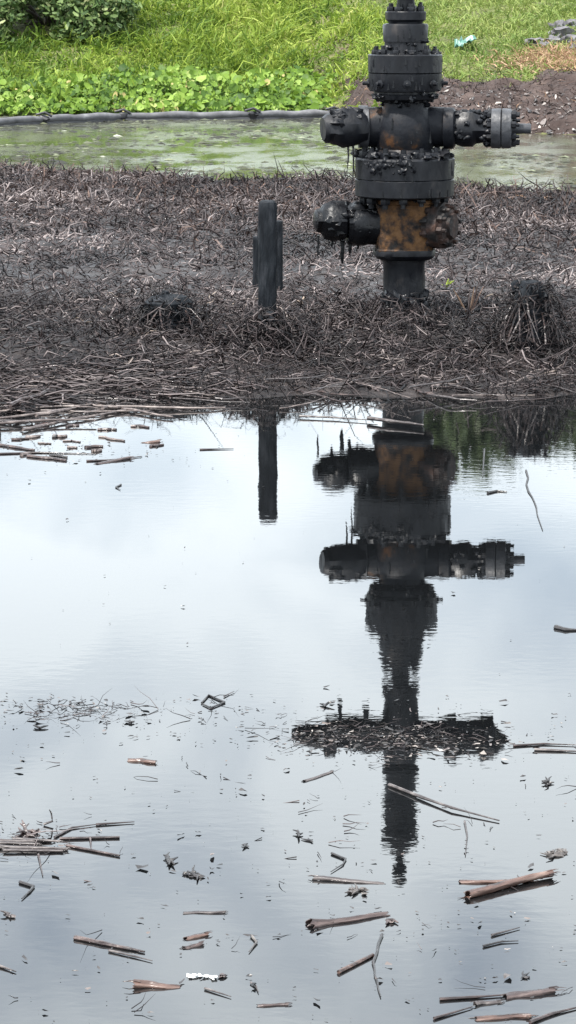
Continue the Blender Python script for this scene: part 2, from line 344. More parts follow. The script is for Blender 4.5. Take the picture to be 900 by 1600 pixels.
# ---------------------------------------------------------------- wellhead
WD = 16.3; WX = 0.641; PXM = 284.0
def zc(py): return CAM_H - WD*tan_at(py)
def r_(px): return px/PXM
well = empty('wellhead', (WX, WD, 0.0))
tag(well, 'black oil-coated wellhead tree of stacked flanges and valves with a rusty orange body', 'wellhead')
def wl_lathe(name, prof, mat, seg=40, jit=0.0, jscale=12, parent=None, cap=True, square=None):
    return MB().lathe([(zc(y), r_(h)) for (y, h) in prof], seg=seg, jit=jit, jscale=jscale, cap=cap, square=square).build(name, mat, parent or well)
def hexnut(mb, o, axis, r, h):
    mb.lathe([(0, r*0.92), (h*0.15, r), (h*0.85, r), (h, r*0.9)], o, axis, 6)
    mb.lathe([(h, r*0.55), (h*1.7, r*0.52)], o, axis, 8)
def nut_ring(parent, n, rad, z, axis_z, r, h, mat='oily_steel', name='stud_nut', miss=()):
    for i in range(n):
        if i in miss: continue
        a = 2*math.pi*(i+0.35)/n
        mb = MB(); hexnut(mb, (rad*math.cos(a), rad*math.sin(a), z), (0, 0, axis_z), r*random.uniform(0.9, 1.15), h*random.uniform(0.8, 1.2)); mb.build(name, mat, parent)

wl_lathe('casing_pipe', [(620, 33), (495, 33.5), (470, 32.5), (440, 33), (412, 32.5), (406, 35), (400, 35)], 'oily_steel', 40, 0.006, 14)
wl_lathe('casing_head', [(404, 36), (401, 42), (397, 46.5), (388, 47.5), (386, 45), (350, 45), (318, 44.5), (316, 47), (311, 47.5), (309, 44)], 'rust', 48, 0.004, 20, square=0.5)
wl_lathe('oil_band', [(404.5, 37), (402, 43.5), (397, 48.2), (391, 48.6), (388, 47.9)], 'oily_steel', 48, 0.006, 16, cap=False, square=0.5)
# lower left outlet with its plug, thick with wet oil
lo = MB().lathe([(r_(20), r_(30)), (r_(44), r_(31)), (r_(60), r_(31)), (r_(64), r_(33)), (r_(80), r_(33)), (r_(84), r_(30)), (r_(92), r_(29))],
                (0, 0, zc(350)), (-1, -0.16, 0), 30, jit=0.014, jscale=16).build('outlet', 'wet_oil', well)
tag(lo, 'lower left outlet glistening with wet black oil')
MB().lathe([(r_(90), r_(24)), (r_(96), r_(30)), (r_(116), r_(31)), (r_(128), r_(27)), (r_(133), r_(20)), (r_(140), r_(19)), (r_(143), r_(14))],
           (0, 0, zc(344)), (-1, -0.16, 0.01), 9, jit=0.02, jscale=15).build('outlet_plug', 'wet_oil', lo)
for (px, y0, y1, w) in [(535, 374, 411, 4.5), (547, 378, 396, 4), (497, 366, 402, 2.2), (519, 372, 384, 3), (560, 378, 388, 3)]:
    x = r_(px-632); dy = -0.16*abs(x)*0.95
    MB().tube([(x, dy, zc(y0)), (x+0.002, dy, zc((y0*2+y1)/3)), (x-0.002, dy, zc((y0+2*y1)/3)), (x, dy, zc(y1))], [r_(w), r_(w)*0.7, r_(w)*0.75, r_(w)*0.3], 7).build('oil_drip', 'wet_oil', lo)
cr_ = MB()
for i in range(26):
    t = random.uniform(46, 128); a = random.uniform(-0.6, 2.2)
    cr_.blob((-r_(t), -0.16*r_(t)-r_(28)*math.cos(a)*0.9, zc(349)+r_(29)*math.sin(a)), r_(random.uniform(4, 8)), (1.3, 1, 0.9), 0.5, 1)
tag(cr_.build('oil_crust', 'wet_oil', lo), kind='stuff')
# lower right outlet: studded flange seen at an angle, crusted
ax_r = Vector((0.88, -0.47, 0)).normalized()
ro = MB().lathe([(r_(25), r_(27)), (r_(52), r_(27)), (r_(54), r_(35)), (r_(70), r_(35.5)), (r_(72), r_(30)), (r_(78), r_(29)), (r_(80), r_(20)), (r_(86), r_(18))],
                (0, 0, zc(350)), ax_r, 32, jit=0.012, jscale=20).build('outlet_flange', 'dark_rust', well)
q = Vector((0, 0, 1)).rotation_difference(ax_r)
for i in range(10):
    a = 2*math.pi*i/10
    mb = MB(); hexnut(mb, Vector((0, 0, zc(350))) + q @ Vector((r_(29)*math.cos(a), r_(29)*math.sin(a), r_(70))), ax_r, r_(6), r_(9)); mb.build('stud_nut', 'dark_rust', ro)
    mb = MB(); hexnut(mb, Vector((0, 0, zc(350))) + q @ Vector((r_(31)*math.cos(a+0.2), r_(31)*math.sin(a+0.2), r_(55))), -ax_r, r_(6), r_(8)); mb.build('stud_nut', 'dark_rust', ro)
# main flange pair
mf = wl_lathe('lower_flange', [(309, 50), (307, 74), (304.5, 77), (280, 77.5), (278.5, 75.5)], 'oily_steel', 56, 0.003, 18)
uf = wl_lathe('upper_flange', [(279.2, 74), (277.8, 77), (248, 77.5), (245.5, 75), (244, 50)], 'oily_steel', 56, 0.005, 18)
nut_ring(mf, 14, r_(64), zc(306), -1, r_(7.5), r_(9), 'oily_steel')
nut_ring(uf, 14, r_(64), zc(246), 1, r_(7.5), r_(9), 'oily_steel')
cr_ = MB()
for i in range(90):
    a = random.uniform(0, 2*math.pi); rr = random.uniform(46, 74)
    cr_.blob((r_(rr)*math.cos(a), r_(rr)*math.sin(a), zc(244)+random.uniform(-0.006, 0.018)), r_(random.uniform(4, 8.5)), (1.2, 1.2, 0.8), 0.6, 1)
for i in range(30):
    a = random.uniform(-2.6, -1.4); cr_.blob((r_(76)*math.cos(a), r_(76)*math.sin(a), zc(random.uniform(248, 268))), r_(random.uniform(2.5, 5)), (1, 1, 1.2), 0.6, 1)
tag(cr_.build('oil_crust', 'oily_steel', uf), kind='stuff')
# cross
wl_lathe('cross_body', [(246, 52), (240, 50), (232, 44), (224, 47), (206, 50), (190, 48), (176, 42), (168, 37), (160, 36), (154, 40)], 'patchy_steel', 44, 0.005, 12)
MB().lathe([(-r_(73), r_(27)), (-r_(72), r_(29)), (-r_(60), r_(30.5)), (0, r_(32)), (r_(58), r_(31)), (r_(66), r_(30)), (r_(67), r_(26))], (0, 0, zc(198)), (1, 0, 0), 36, jit=0.005, jscale=14).build('cross_barrel', 'patchy_steel', well)
lv = MB().lathe([(r_(57), r_(28)), (r_(58), r_(33)), (r_(72), r_(33)), (r_(73), r_(28))], (0, 0, zc(198)), (-1, -0.05, 0), 36, jit=0.004).build('collar', 'grey_steel', well)
ax_l = Vector((-1, -0.28, -0.02)).normalized()
lp = MB().lathe([(r_(66), r_(24)), (r_(74), r_(27)), (r_(86), r_(29.5)), (r_(104), r_(30)), (r_(116), r_(27)), (r_(120), r_(23)), (r_(127), r_(22)), (r_(133), r_(17))], (0, 0, zc(197)), ax_l, 12, jit=0.016, jscale=14).build('wing_plug', 'oily_steel', well)
cr_ = MB()
for i in range(22):
    t = random.uniform(78, 122); a = random.uniform(-0.4, 2.6)
    cr_.blob(Vector((0, 0, zc(197))) + ax_l*r_(t) + Vector((0.1, -1, 0))*r_(26)*math.cos(a)*0.9 + Vector((0, 0, r_(27)*math.sin(a))), r_(random.uniform(3.5, 6.5)), (1.3, 1, 0.9), 0.5, 1)
tag(cr_.build('oil_crust', 'oily_steel', lp), kind='stuff')
for (px, y0, y1, w) in [(543, 222, 262, 1.6), (551, 224, 285, 1.5)]:
    x = r_(px-632); MB().tube([(x, -0.08, zc(y0)), (x+0.003, -0.08, zc((y0+y1)/2)), (x-0.002, -0.08, zc(y1))], [r_(w)*1.3, r_(w), r_(w)*0.5], 6).build('oil_drip', 'black_twig', lp)
axr = Vector((1, -0.10, 0)).normalized(); qr = Vector((0, 0, 1)).rotation_difference(axr); c0 = Vector((0, 0, zc(200)))
MB().lathe([(r_(60), r_(26)), (r_(61), r_(32)), (r_(76), r_(32)), (r_(79), r_(27))], c0, axr, 32, jit=0.006, jscale=18).build('collar', 'patchy_steel', well)
rw = MB().lathe([(r_(74), r_(25)), (r_(84), r_(25)), (r_(90), r_(28)), (r_(106), r_(27)), (r_(112), r_(23)), (r_(124), r_(22)), (r_(136), r_(24))], c0, axr, 16, jit=0.018, jscale=18).build('wing_valve', 'oily_steel', well)
cr_ = MB()
for i in range(36):
    t = random.uniform(64, 134); a = random.uniform(-1.4, 2.4)
    cr_.blob(c0 + axr*r_(t) + Vector((0.1, -1, 0))*r_(24)*math.cos(a) + Vector((0, 0, r_(25)*math.sin(a))), r_(random.uniform(3, 6)), (1.2, 1, 0.9), 0.5, 1)
tag(cr_.build('oil_crust', 'oily_steel', rw), kind='stuff')
wf = MB().lathe([(r_(134), r_(24)), (r_(135), r_(30.5)), (r_(149), r_(31)), (r_(150), r_(29))], c0, axr, 36).build('wing_flange', 'grey_steel', well)
MB().lathe([(r_(150.5), r_(29)), (r_(151.5), r_(31)), (r_(165), r_(30.5)), (r_(166), r_(28)), (r_(167), r_(10))], c0, axr, 36).build('wing_flange', 'grey_steel', well)
for i in range(8):
    a = 2*math.pi*(i+0.5)/8
    mb = MB(); hexnut(mb, c0 + qr @ Vector((r_(23.5)*math.cos(a), r_(23.5)*math.sin(a), r_(165))), axr, r_(5.5), r_(8)); mb.build('stud_nut', 'oily_steel', wf)
    mb = MB(); hexnut(mb, c0 + qr @ Vector((r_(23.5)*math.cos(a), r_(23.5)*math.sin(a), r_(136))), -axr, r_(5.5), r_(8)); mb.build('stud_nut', 'oily_steel', wf)
MB().lathe([(r_(164), r_(8)), (r_(194), r_(8)), (r_(196), r_(7))], c0, axr, 16).build('valve_stem', 'grey_steel', well)
# bonnet with lock screws
bn = wl_lathe('bonnet', [(160, 37), (156, 43), (154, 51), (147, 53), (146, 48), (143, 48), (142, 55), (138, 56.5), (114.5, 57), (113.6, 55.6)], 'oily_steel', 52, 0.003, 16)
tf = wl_lathe('bonnet_flange', [(114, 55.5), (112.6, 57.5), (86, 57.8), (84.5, 56), (83.5, 34)], 'oily_steel', 52, 0.003, 16)
nut_ring(tf, 12, r_(47), zc(85), 1, r_(6), r_(7))
nut_ring(bn, 12, r_(44), zc(147), -1, r_(5), r_(6))
for i in range(8):
    a = 2*math.pi*(i+0.02)/8
    mb = MB(); d = Vector((math.cos(a), math.sin(a), 0)); o = Vector((r_(54)*math.cos(a), r_(54)*math.sin(a), zc(130)))
    mb.lathe([(0, r_(7)), (r_(5), r_(6.5)), (r_(6), r_(3)), (r_(12), r_(3)), (r_(12.5), r_(2.4))], o, d, 8); mb.build('lock_screw', 'oily_steel', bn)
wl_lathe('neck', [(86, 36), (80, 33.5), (68, 33), (64, 33)], 'oily_steel', 36, 0.004, 14)
wl_lathe('upper_body', [(66, 31), (65, 34.5), (40, 35), (37.5, 34), (36.5, 28)], 'oily_steel', 40, 0.003, 14)
t2 = wl_lathe('cap_flange', [(38, 26), (34, 27), (30.5, 31), (19, 31.5), (17.5, 30), (17, 14)], 'oily_steel', 40, 0.003, 14)
nut_ring(t2, 8, r_(24.5), zc(18), 1, r_(5.5), r_(8))
# above the frame: known from its reflection
def zl(prof, name, mat='oily_steel', seg=32, jit=0.004): return MB().lathe([(z, r) for (z, r) in prof], seg=seg, jit=jit, jscale=14).build(name, mat, well)
zl([(zc(20), 0.047), (1.93, 0.046)], 'stem')
zl([(1.925, 0.08), (1.93, 0.108), (1.985, 0.108), (1.99, 0.09), (2.04, 0.095), (2.10, 0.10), (2.34, 0.10), (2.38, 0.085)], 'master_valve')
MB().lathe([(-0.62, 0.012), (-0.60, 0.045), (-0.56, 0.07), (-0.54, 0.055), (-0.44, 0.062), (-0.43, 0.095), (-0.37, 0.095), (-0.36, 0.07), (-0.2, 0.075), (0, 0.09), (0.2, 0.075), (0.24, 0.075), (0.25, 0.115), (0.31, 0.115), (0.32, 0.09), (0.46, 0.095), (0.47, 0.12), (0.53, 0.12), (0.54, 0.085), (0.59, 0.055), (0.61, 0.015)],
           (0, 0, 2.23), (1, 0.05, 0.035), 24, jit=0.075, jscale=9).build('wing_outlets', 'oily_steel', well)
for (x, z1, r) in [(-0.20, 2.06, 0.020), (-0.35, 2.03, 0.013)]:
    MB().tube([(x, -0.02, 2.2), (x+0.005, -0.02, 2.1), (x, -0.02, z1)], [r, r*0.8, r*1.1], 8).build('drain_stub', 'oily_steel', well)
zl([(2.36, 0.075), (2.40, 0.075), (2.41, 0.105), (2.46, 0.105), (2.47, 0.085), (2.60, 0.088), (2.61, 0.105), (2.66, 0.105), (2.67, 0.085), (2.78, 0.09), (2.80, 0.105), (2.87, 0.105), (2.89, 0.06), (2.93, 0.05), (2.94, 0.022), (2.99, 0.022)], 'swab_valve')
zl([(2.985, 0.015), (3.0, 0.032), (3.03, 0.04), (3.07, 0.04), (3.10, 0.025), (3.115, 0.01)], 'gauge_cap', seg=16)
# oil-soaked crust where the casing goes into the ground
cr_ = MB()
for i in range(150):
    a = random.uniform(0, 2*math.pi); z = 0.10+0.20*random.random()**1.6; k = 31 + (0.30-z)*60*random.random()
    cr_.blob((r_(k)*math.cos(a), r_(k)*math.sin(a), z), r_(random.uniform(2.5, 7)), (1, 1, random.uniform(0.8, 2.2)), 0.7, 2)
tag(cr_.build('oil_crust', 'oily_steel', well), kind='stuff')

def dirs(n, tilt_mean, tilt_sd, az=None):
    a = RNG.uniform(0, 2*math.pi, n) if az is None else az
    e = np.clip(RNG.normal(tilt_mean, tilt_sd, n), -0.3, 1.5)
    return np.stack([np.cos(a)*np.cos(e), np.sin(a)*np.cos(e), np.sin(e)], 1)

run = MB()
for i in range(46):
    a = random.uniform(-2.9, -0.2); lev = random.choice([(76.5, 279, 250, 22), (57.2, 112, 88, 18), (56.5, 139, 116, 16), (77, 304, 282, 18), (34.6, 64, 40, 18), (49, 222, 182, 26)])
    y0 = random.uniform(lev[2], lev[1]-4); y1 = min(lev[1], y0+random.uniform(6, lev[3])); R_ = r_(lev[0]); w = r_(random.uniform(0.9, 2.2)); c, sn = math.cos(a), math.sin(a)
    run.tube([(R_*c, R_*sn, zc(y0)), (R_*c, R_*sn, zc((y0+y1)/2)), (R_*c, R_*sn, zc(y1))], [w*0.5, w*0.8, w*1.2], 6)
tag(run.build('oil_runs', 'wet_oil', well), kind='stuff')
cr_ = MB()
for i in range(62):
    a = random.uniform(-3.1, 0.0); rr, y = random.choice([(55, random.uniform(136, 152)), (50, random.uniform(78, 86)), (33, random.uniform(62, 84)), (44, random.uniform(226, 242)), (50, random.uniform(308, 318)), (38, random.uniform(154, 164))])
    cr_.blob((r_(rr)*math.cos(a), r_(rr)*math.sin(a), zc(y)), r_(random.uniform(1.5, 4.2)), (1.2, 1.2, 0.9), 0.7, 2)
tag(cr_.build('oil_crust', 'oily_steel', well), kind='stuff')
# ---------------------------------------------------------------- posts and stumps on the bank
def gz(x, y): return float(bank_full(np.array([x]), np.array([y]))[0])
def plank(mb, cx, cy, w, t, z0, z1, top='round', n=14, lean=(0, 0), jit=0.006):
    prof = []
    hs = [z0+(z1-0.05-z0)*j/(n-5) for j in range(n-4)] + [z1-0.035, z1-0.02, z1-0.009, z1-0.002, z1]
    ks = [1.0]*(n-4) + ([1.0, 0.95, 0.85, 0.68, 0.4] if top == 'round' else [1.0, 0.99, 0.97, 0.93, 0.5])
    prof = [(h, 0.5*k) for h, k in zip(hs, ks)]
    b = len(mb.v); seg = 16
    for (h, r) in prof:
        f = (h-z0)/(z1-z0)
        for i in range(seg):
            a = 2*math.pi*i/seg; ca, sa = math.cos(a), math.sin(a); e = 0.45
            x = abs(ca)**e*math.copysign(1, ca)*w*r; y = abs(sa)**e*math.copysign(1, sa)*t*r
            p = Vector((cx+x+lean[0]*f, cy+y+lean[1]*f, h)); p += Vector((x, y, 0)).normalized()*jit*noise.fractal(Vector((p.x*40, p.y*40, p.z*14)), 1, 2, 3)
            mb.v.append(p)
    for j in range(n):
        for i in range(seg):
            k = (i+1) % seg; mb.f.append((b+j*seg+i, b+j*seg+k, b+(j+1)*seg+k, b+(j+1)*seg+i))
    mb.f.append(tuple(b+n*seg+i for i in range(seg)))
p = at_dist(417, 313, 15.55)
post = empty('post', (p.x, 15.55, 0)); tag(post, 'blackened upright post with rounded top standing left of the wellhead', 'post')
m = MB(); plank(m, 0, 0, 0.098, 0.085, -0.2, p.z, lean=(0.004, 0), n=34, jit=0.009); m.build('shaft', 'charred_wood', post)
p2 = at_dist(418, 358, 17.9)
st = empty('board_stump', (p2.x, 17.9, 0)); tag(st, 'wide black stub of split boards just behind the rounded post', 'stump')
for (dx, w, ytop) in [(-0.053, 0.075, 369), (0.012, 0.07, 352), (0.064, 0.058, 345)]:
    pz = at_dist(418, ytop, 17.9).z; m = MB(); plank(m, dx, random.uniform(-0.01, 0.01), w, 0.06, -0.1, pz, top='flat'); m.build('board', 'charred_wood', st)
m = MB()
for i in range(60):
    a = random.uniform(0, 6.28); rr = abs(random.gauss(0, 0.10)); m.blob((rr*math.cos(a)*1.1, rr*math.sin(a)*0.8-0.05, 0.14+random.uniform(0, 0.13)*max(0, 1-rr/0.2)), random.uniform(0.02, 0.045), (1, 1, 0.8), 0.7, 1)
tag(m.build('oil_crust', 'charred_wood', post), kind='stuff')

def stump(px, d, top_z, w, label, mat='charred_wood', hollow=False):
    x = (px-450)/FPX*(d*math.cos(PITCH)+(CAM_H-0.2)*math.sin(PITCH)); g = gz(x, d)
    o = empty('stump', (x, d, 0)); tag(o, label, 'stump')
    m = MB(); m.lathe([(-0.2, w*0.62), (g, w*0.60), (g+0.05, w*0.54), (g+(top_z-g)*0.5, w*0.48), (g+(top_z-g)*0.85, w*0.46), (top_z, w*0.36), (top_z-0.015, w*0.2)], seg=22, jit=0.05, jscale=9); m.build('trunk_stub', mat, o)
    m = MB()
    for i in range(26):
        a = random.uniform(0, 6.28); m.blob((w*0.46*math.cos(a), w*0.46*math.sin(a), random.uniform(g, top_z-0.03)), random.uniform(0.012, 0.028), (1, 1, 1.6), 0.8, 2)
    tag(m.build('oil_crust', mat, o), kind='stuff')
    k = 520; a = RNG.uniform(0, 6.28, k); rr = w*(0.45+0.9*RNG.uniform(0, 1, k)**1.5); u = RNG.uniform(0, 1, k)
    zz = g+(top_z-g)*u*np.clip(1.75-rr/w*1.1, 0.1, 1)
    strands('matted_stalks', np.stack([rr*np.cos(a), rr*np.sin(a), zz], 1), dirs(k, 0.5, 0.5), RNG.uniform(0.06, 0.17, k), RNG.uniform(0.006, 0.012, k), np.clip(RNG.beta(1.0, 4.0, k), 0, 1), 'litter', 4, 0.8, 0.28, 3, parent=o)['kind'] = 'stuff'
    return o, x, g
s1, s1x, s1g = stump(829, 15.3, 0.46, 0.17, 'tall dark stump tangled in pale vines at the right end of the bank')
s2, s2x, s2g = stump(265, 15.8, 0.33, 0.25, 'low squat black stump in the litter left of the post')
def vines(parent, n, rad, z0, z1, mat, wr=(0.004, 0.007), loc=None):
    for i in range(n):
        a = random.uniform(3.4, 6.0); b = a+random.uniform(-1.2, 1.2)
        z = random.uniform(z0, z1); pts = []
        r1 = rad*random.uniform(1.5, 2.8)
        for k in range(6):
            t = k/5; aa = a+(b-a)*t; rr = rad*1.1+(r1-rad*1.1)*abs(t-0.4)*1.6
            pts.append((rr*math.cos(aa), rr*math.sin(aa), z0+(z-z0)*(math.sin(t*math.pi)*0.9+0.1)+random.uniform(-0.01, 0.01)))
        w = random.uniform(*wr); MB().tube(pts, [w, w, w*0.9, w*0.8, w*0.6, w*0.3], 5).build('vine', mat, parent)
vines(s1, 5, 0.10, 0.14, 0.46, 'grey_cane'); vines(s1, 8, 0.09, 0.14, 0.42, 'dark_cane'); vines(s2, 7, 0.10, 0.13, 0.30, 'dark_cane')

# ---------------------------------------------------------------- oiled litter on the bank
def ground_at(x, y): return bank_full(x, y)
def scatter(n, x0, x1, yf0, yf1, power=1.0):
    x = RNG.uniform(x0, x1, n); u = RNG.uniform(0, 1, n)**power
    a, b = yf0(x), yf1(x); return x, a+(b-a)*u
def tint_of(x, y, seed, lo, hi, k=0.5):
    t = RNG.beta(1.5, 2.7, len(x)) + k*(0.7*fnoise(x, y, 1.6, seed, 3)+0.8*fnoise(x, y, 0.55, seed+3, 3))
    return np.clip(lo+(hi-lo)*t, 0, 1)
W0, W1 = -4.6, 4.6
# tangled stalks of the near edge
n = 13000; x, y = scatter(n, -3.4, 3.4, lambda v: front_edge(v)+0.22, lambda v: front_edge(v)*0+17.2, 1.1)
fl = sstep(0.2, 1.1, y-front_edge(x)); z = np.maximum(ground_at(x, y), 0.0)+RNG.uniform(0.0, 0.045, n)*(0.25+0.75*fl)
strands('litter_near', np.stack([x, y, z], 1), dirs(n, 0.18*fl, 0.06+0.24*fl), RNG.gamma(4, 0.035, n), RNG.uniform(0.006, 0.013, n), tint_of(x, y, 4.4, 0.0, 0.92, 0.40), 'litter', 4, 0.30, 0.22, 3)
tag(bpy.data.objects['litter_near'], 'tangle of oil-blackened dead stalks along the near edge of the bank', 'litter', kind='stuff')
# the large curled stalks over it
n = 1500; x, y = scatter(n, -3.2, 3.2, lambda v: front_edge(v)+0.6, lambda v: front_edge(v)*0+16.6, 1.0)
keep = RNG.uniform(0, 1, n) < np.where(x > -0.4, 1.0, 0.4); x, y = x[keep], y[keep]; n = len(x)
z = np.maximum(ground_at(x, y), 0.0)+RNG.uniform(0.02, 0.07, n)
strands('curled_stalks', np.stack([x, y, z], 1), dirs(n, 0.45, 0.35), RNG.uniform(0.10, 0.30, n), RNG.uniform(0.007, 0.013, n), np.clip(RNG.beta(2.2, 1.8, n)*0.92, 0, 1), 'litter', 6, 0.75, 0.30, 3)
tag(bpy.data.objects['curled_stalks'], 'curled dead vine stalks arching over the black litter', 'litter', kind='stuff')
# flattened oily stubble of the middle
n = 42000; x, y = scatter(n, W0, W1, lambda v: front_edge(v)*0+16.2, lambda v: back_edge(v)-0.2, 1.1)
z = ground_at(x, y)+RNG.uniform(-0.005, 0.03, n)
frac = np.clip((y-16.2)/11.0, 0, 1)
strands('oiled_stubble', np.stack([x, y, z], 1), dirs(n, 0.50, 0.38), RNG.gamma(4, 0.022, n)*(0.8+0.6*frac), RNG.uniform(0.007, 0.014, n)*(1+0.5*frac), tint_of(x, y, 9.4, 0.0, 0.98, 0.55), 'stubble', 3, 0.45, 0.20, 3)
tag(bpy.data.objects['oiled_stubble'], 'flattened grey oil-soaked grass covering the middle of the bank', 'dead grass', kind='stuff')
# browner dead grass towards the back
n = 22000; x, y = scatter(n, W0, W1, lambda v: back_edge(v)-8.5, lambda v: back_edge(v)-0.05, 0.55)
z = ground_at(x, y)-0.01
tb = tint_of(x, y, 1.9, 0.0, 0.9, 0.5) + 0.30*np.exp(-((x+2.0)/0.9)**2-((y-29.2)/1.1)**2)
strands('brown_dead_grass', np.stack([x, y, z], 1), dirs(n, 0.80, 0.35), RNG.gamma(4, 0.033, n), RNG.uniform(0.010, 0.018, n), np.clip(tb, 0, 1), 'brown_litter', 3, 0.45, 0.18, 2)
tag(bpy.data.objects['brown_dead_grass'], 'brown dead grass along the back edge of the bank', 'dead grass', kind='stuff')
n = 2600; x = RNG.uniform(1.35, 4.4, n); y = back_edge(x)-RNG.uniform(-0.15, 0.75, n)
strands('green_sprouts', np.stack([x, y, np.maximum(ground_at(x, y)-0.01, 0)], 1), dirs(n, 1.05, 0.3), RNG.uniform(0.05, 0.16, n), RNG.uniform(0.006, 0.012, n), RNG.uniform(0.2, 1, n), 'grass', 3, 0.4, 0.15, 2)
tag(bpy.data.objects['green_sprouts'], 'short green sprouts along the back right edge of the bank', 'grass', kind='stuff')

for (cx, cy, rad, k, top) in [(WX, WD, 0.16, 900, 0.10), (post.location.x, 15.5, 0.10, 900, 0.20)]:
    a = RNG.uniform(0, 6.28, k); rr = rad*0.7+np.abs(RNG.normal(0, 0.10, k)); X = cx+rr*np.cos(a)*1.3; Y = cy+rr*np.sin(a)-0.08
    o = strands('base_tangle', np.stack([X, Y, ground_at(X, Y)+RNG.uniform(0, 1, k)*top*np.exp(-(rr-rad*0.7)/0.12)], 1), dirs(k, 0.35, 0.45), RNG.uniform(0.06, 0.20, k), RNG.uniform(0.006, 0.012, k), np.clip(RNG.beta(1.2, 2.6, k), 0, 1), 'litter', 4, 0.6, 0.28, 3)
    tag(o, 'black tangle of oiled stalks heaped round the casing foot' if cx == WX else 'black tangle of oiled stalks heaped round the post foot', 'litter', kind='stuff')
def sprout(px, py, label, n, L, mat='grass', t=(0.5, 0.8), steep=0.9):
    q = P(px, py, 0.15); o = empty('weed', q); tag(o, label, 'plant')
    for i in range(n):
        a = random.uniform(0, 6.28); e = random.gauss(steep, 0.2); l = L*random.uniform(0.6, 1.1); pts = []
        for k in range(4):
            u = k/3; pts.append((l*u*math.cos(a)*math.cos(e), l*u*math.sin(a)*math.cos(e), l*u*math.sin(e)-0.2*l*u*u))
        s = MB().tube(pts, [0.004, 0.006, 0.005, 0.002], 4).build('leaf', mat, o)
        at_ = s.data.attributes.new('tint', 'FLOAT', 'POINT'); at_.data.foreach_set('value', [random.uniform(*t)]*len(s.data.vertices))
sprout(697, 449, 'small bright green sprout in black litter right of the casing', 5, 0.075)
sprout(733, 500, 'thin yellowish weed standing right of the casing', 6, 0.24, 'brown_litter', (0.55, 0.95), 1.35)

# standing stems along the near shore, mirrored in the pond
n = 260; x = np.concatenate([RNG.uniform(-0.62, 0.12, 110), RNG.uniform(0.7, 2.4, 150), RNG.uniform(-2.0, 0.4, 40)]); n = len(x)
y = front_edge(x)+RNG.uniform(0.12, 0.5, n)
strands('shore_stems', np.stack([x, y, np.maximum(ground_at(x, y), -0.01)], 1), dirs(n, 1.0, 0.35), RNG.uniform(0.08, 0.26, n), RNG.uniform(0.004, 0.008, n), RNG.uniform(0, 0.6, n), 'litter', 5, 0.55, 0.25, 3)
tag(bpy.data.objects['shore_stems'], 'thin bent dead stems standing along the waterline', 'stems', kind='stuff')

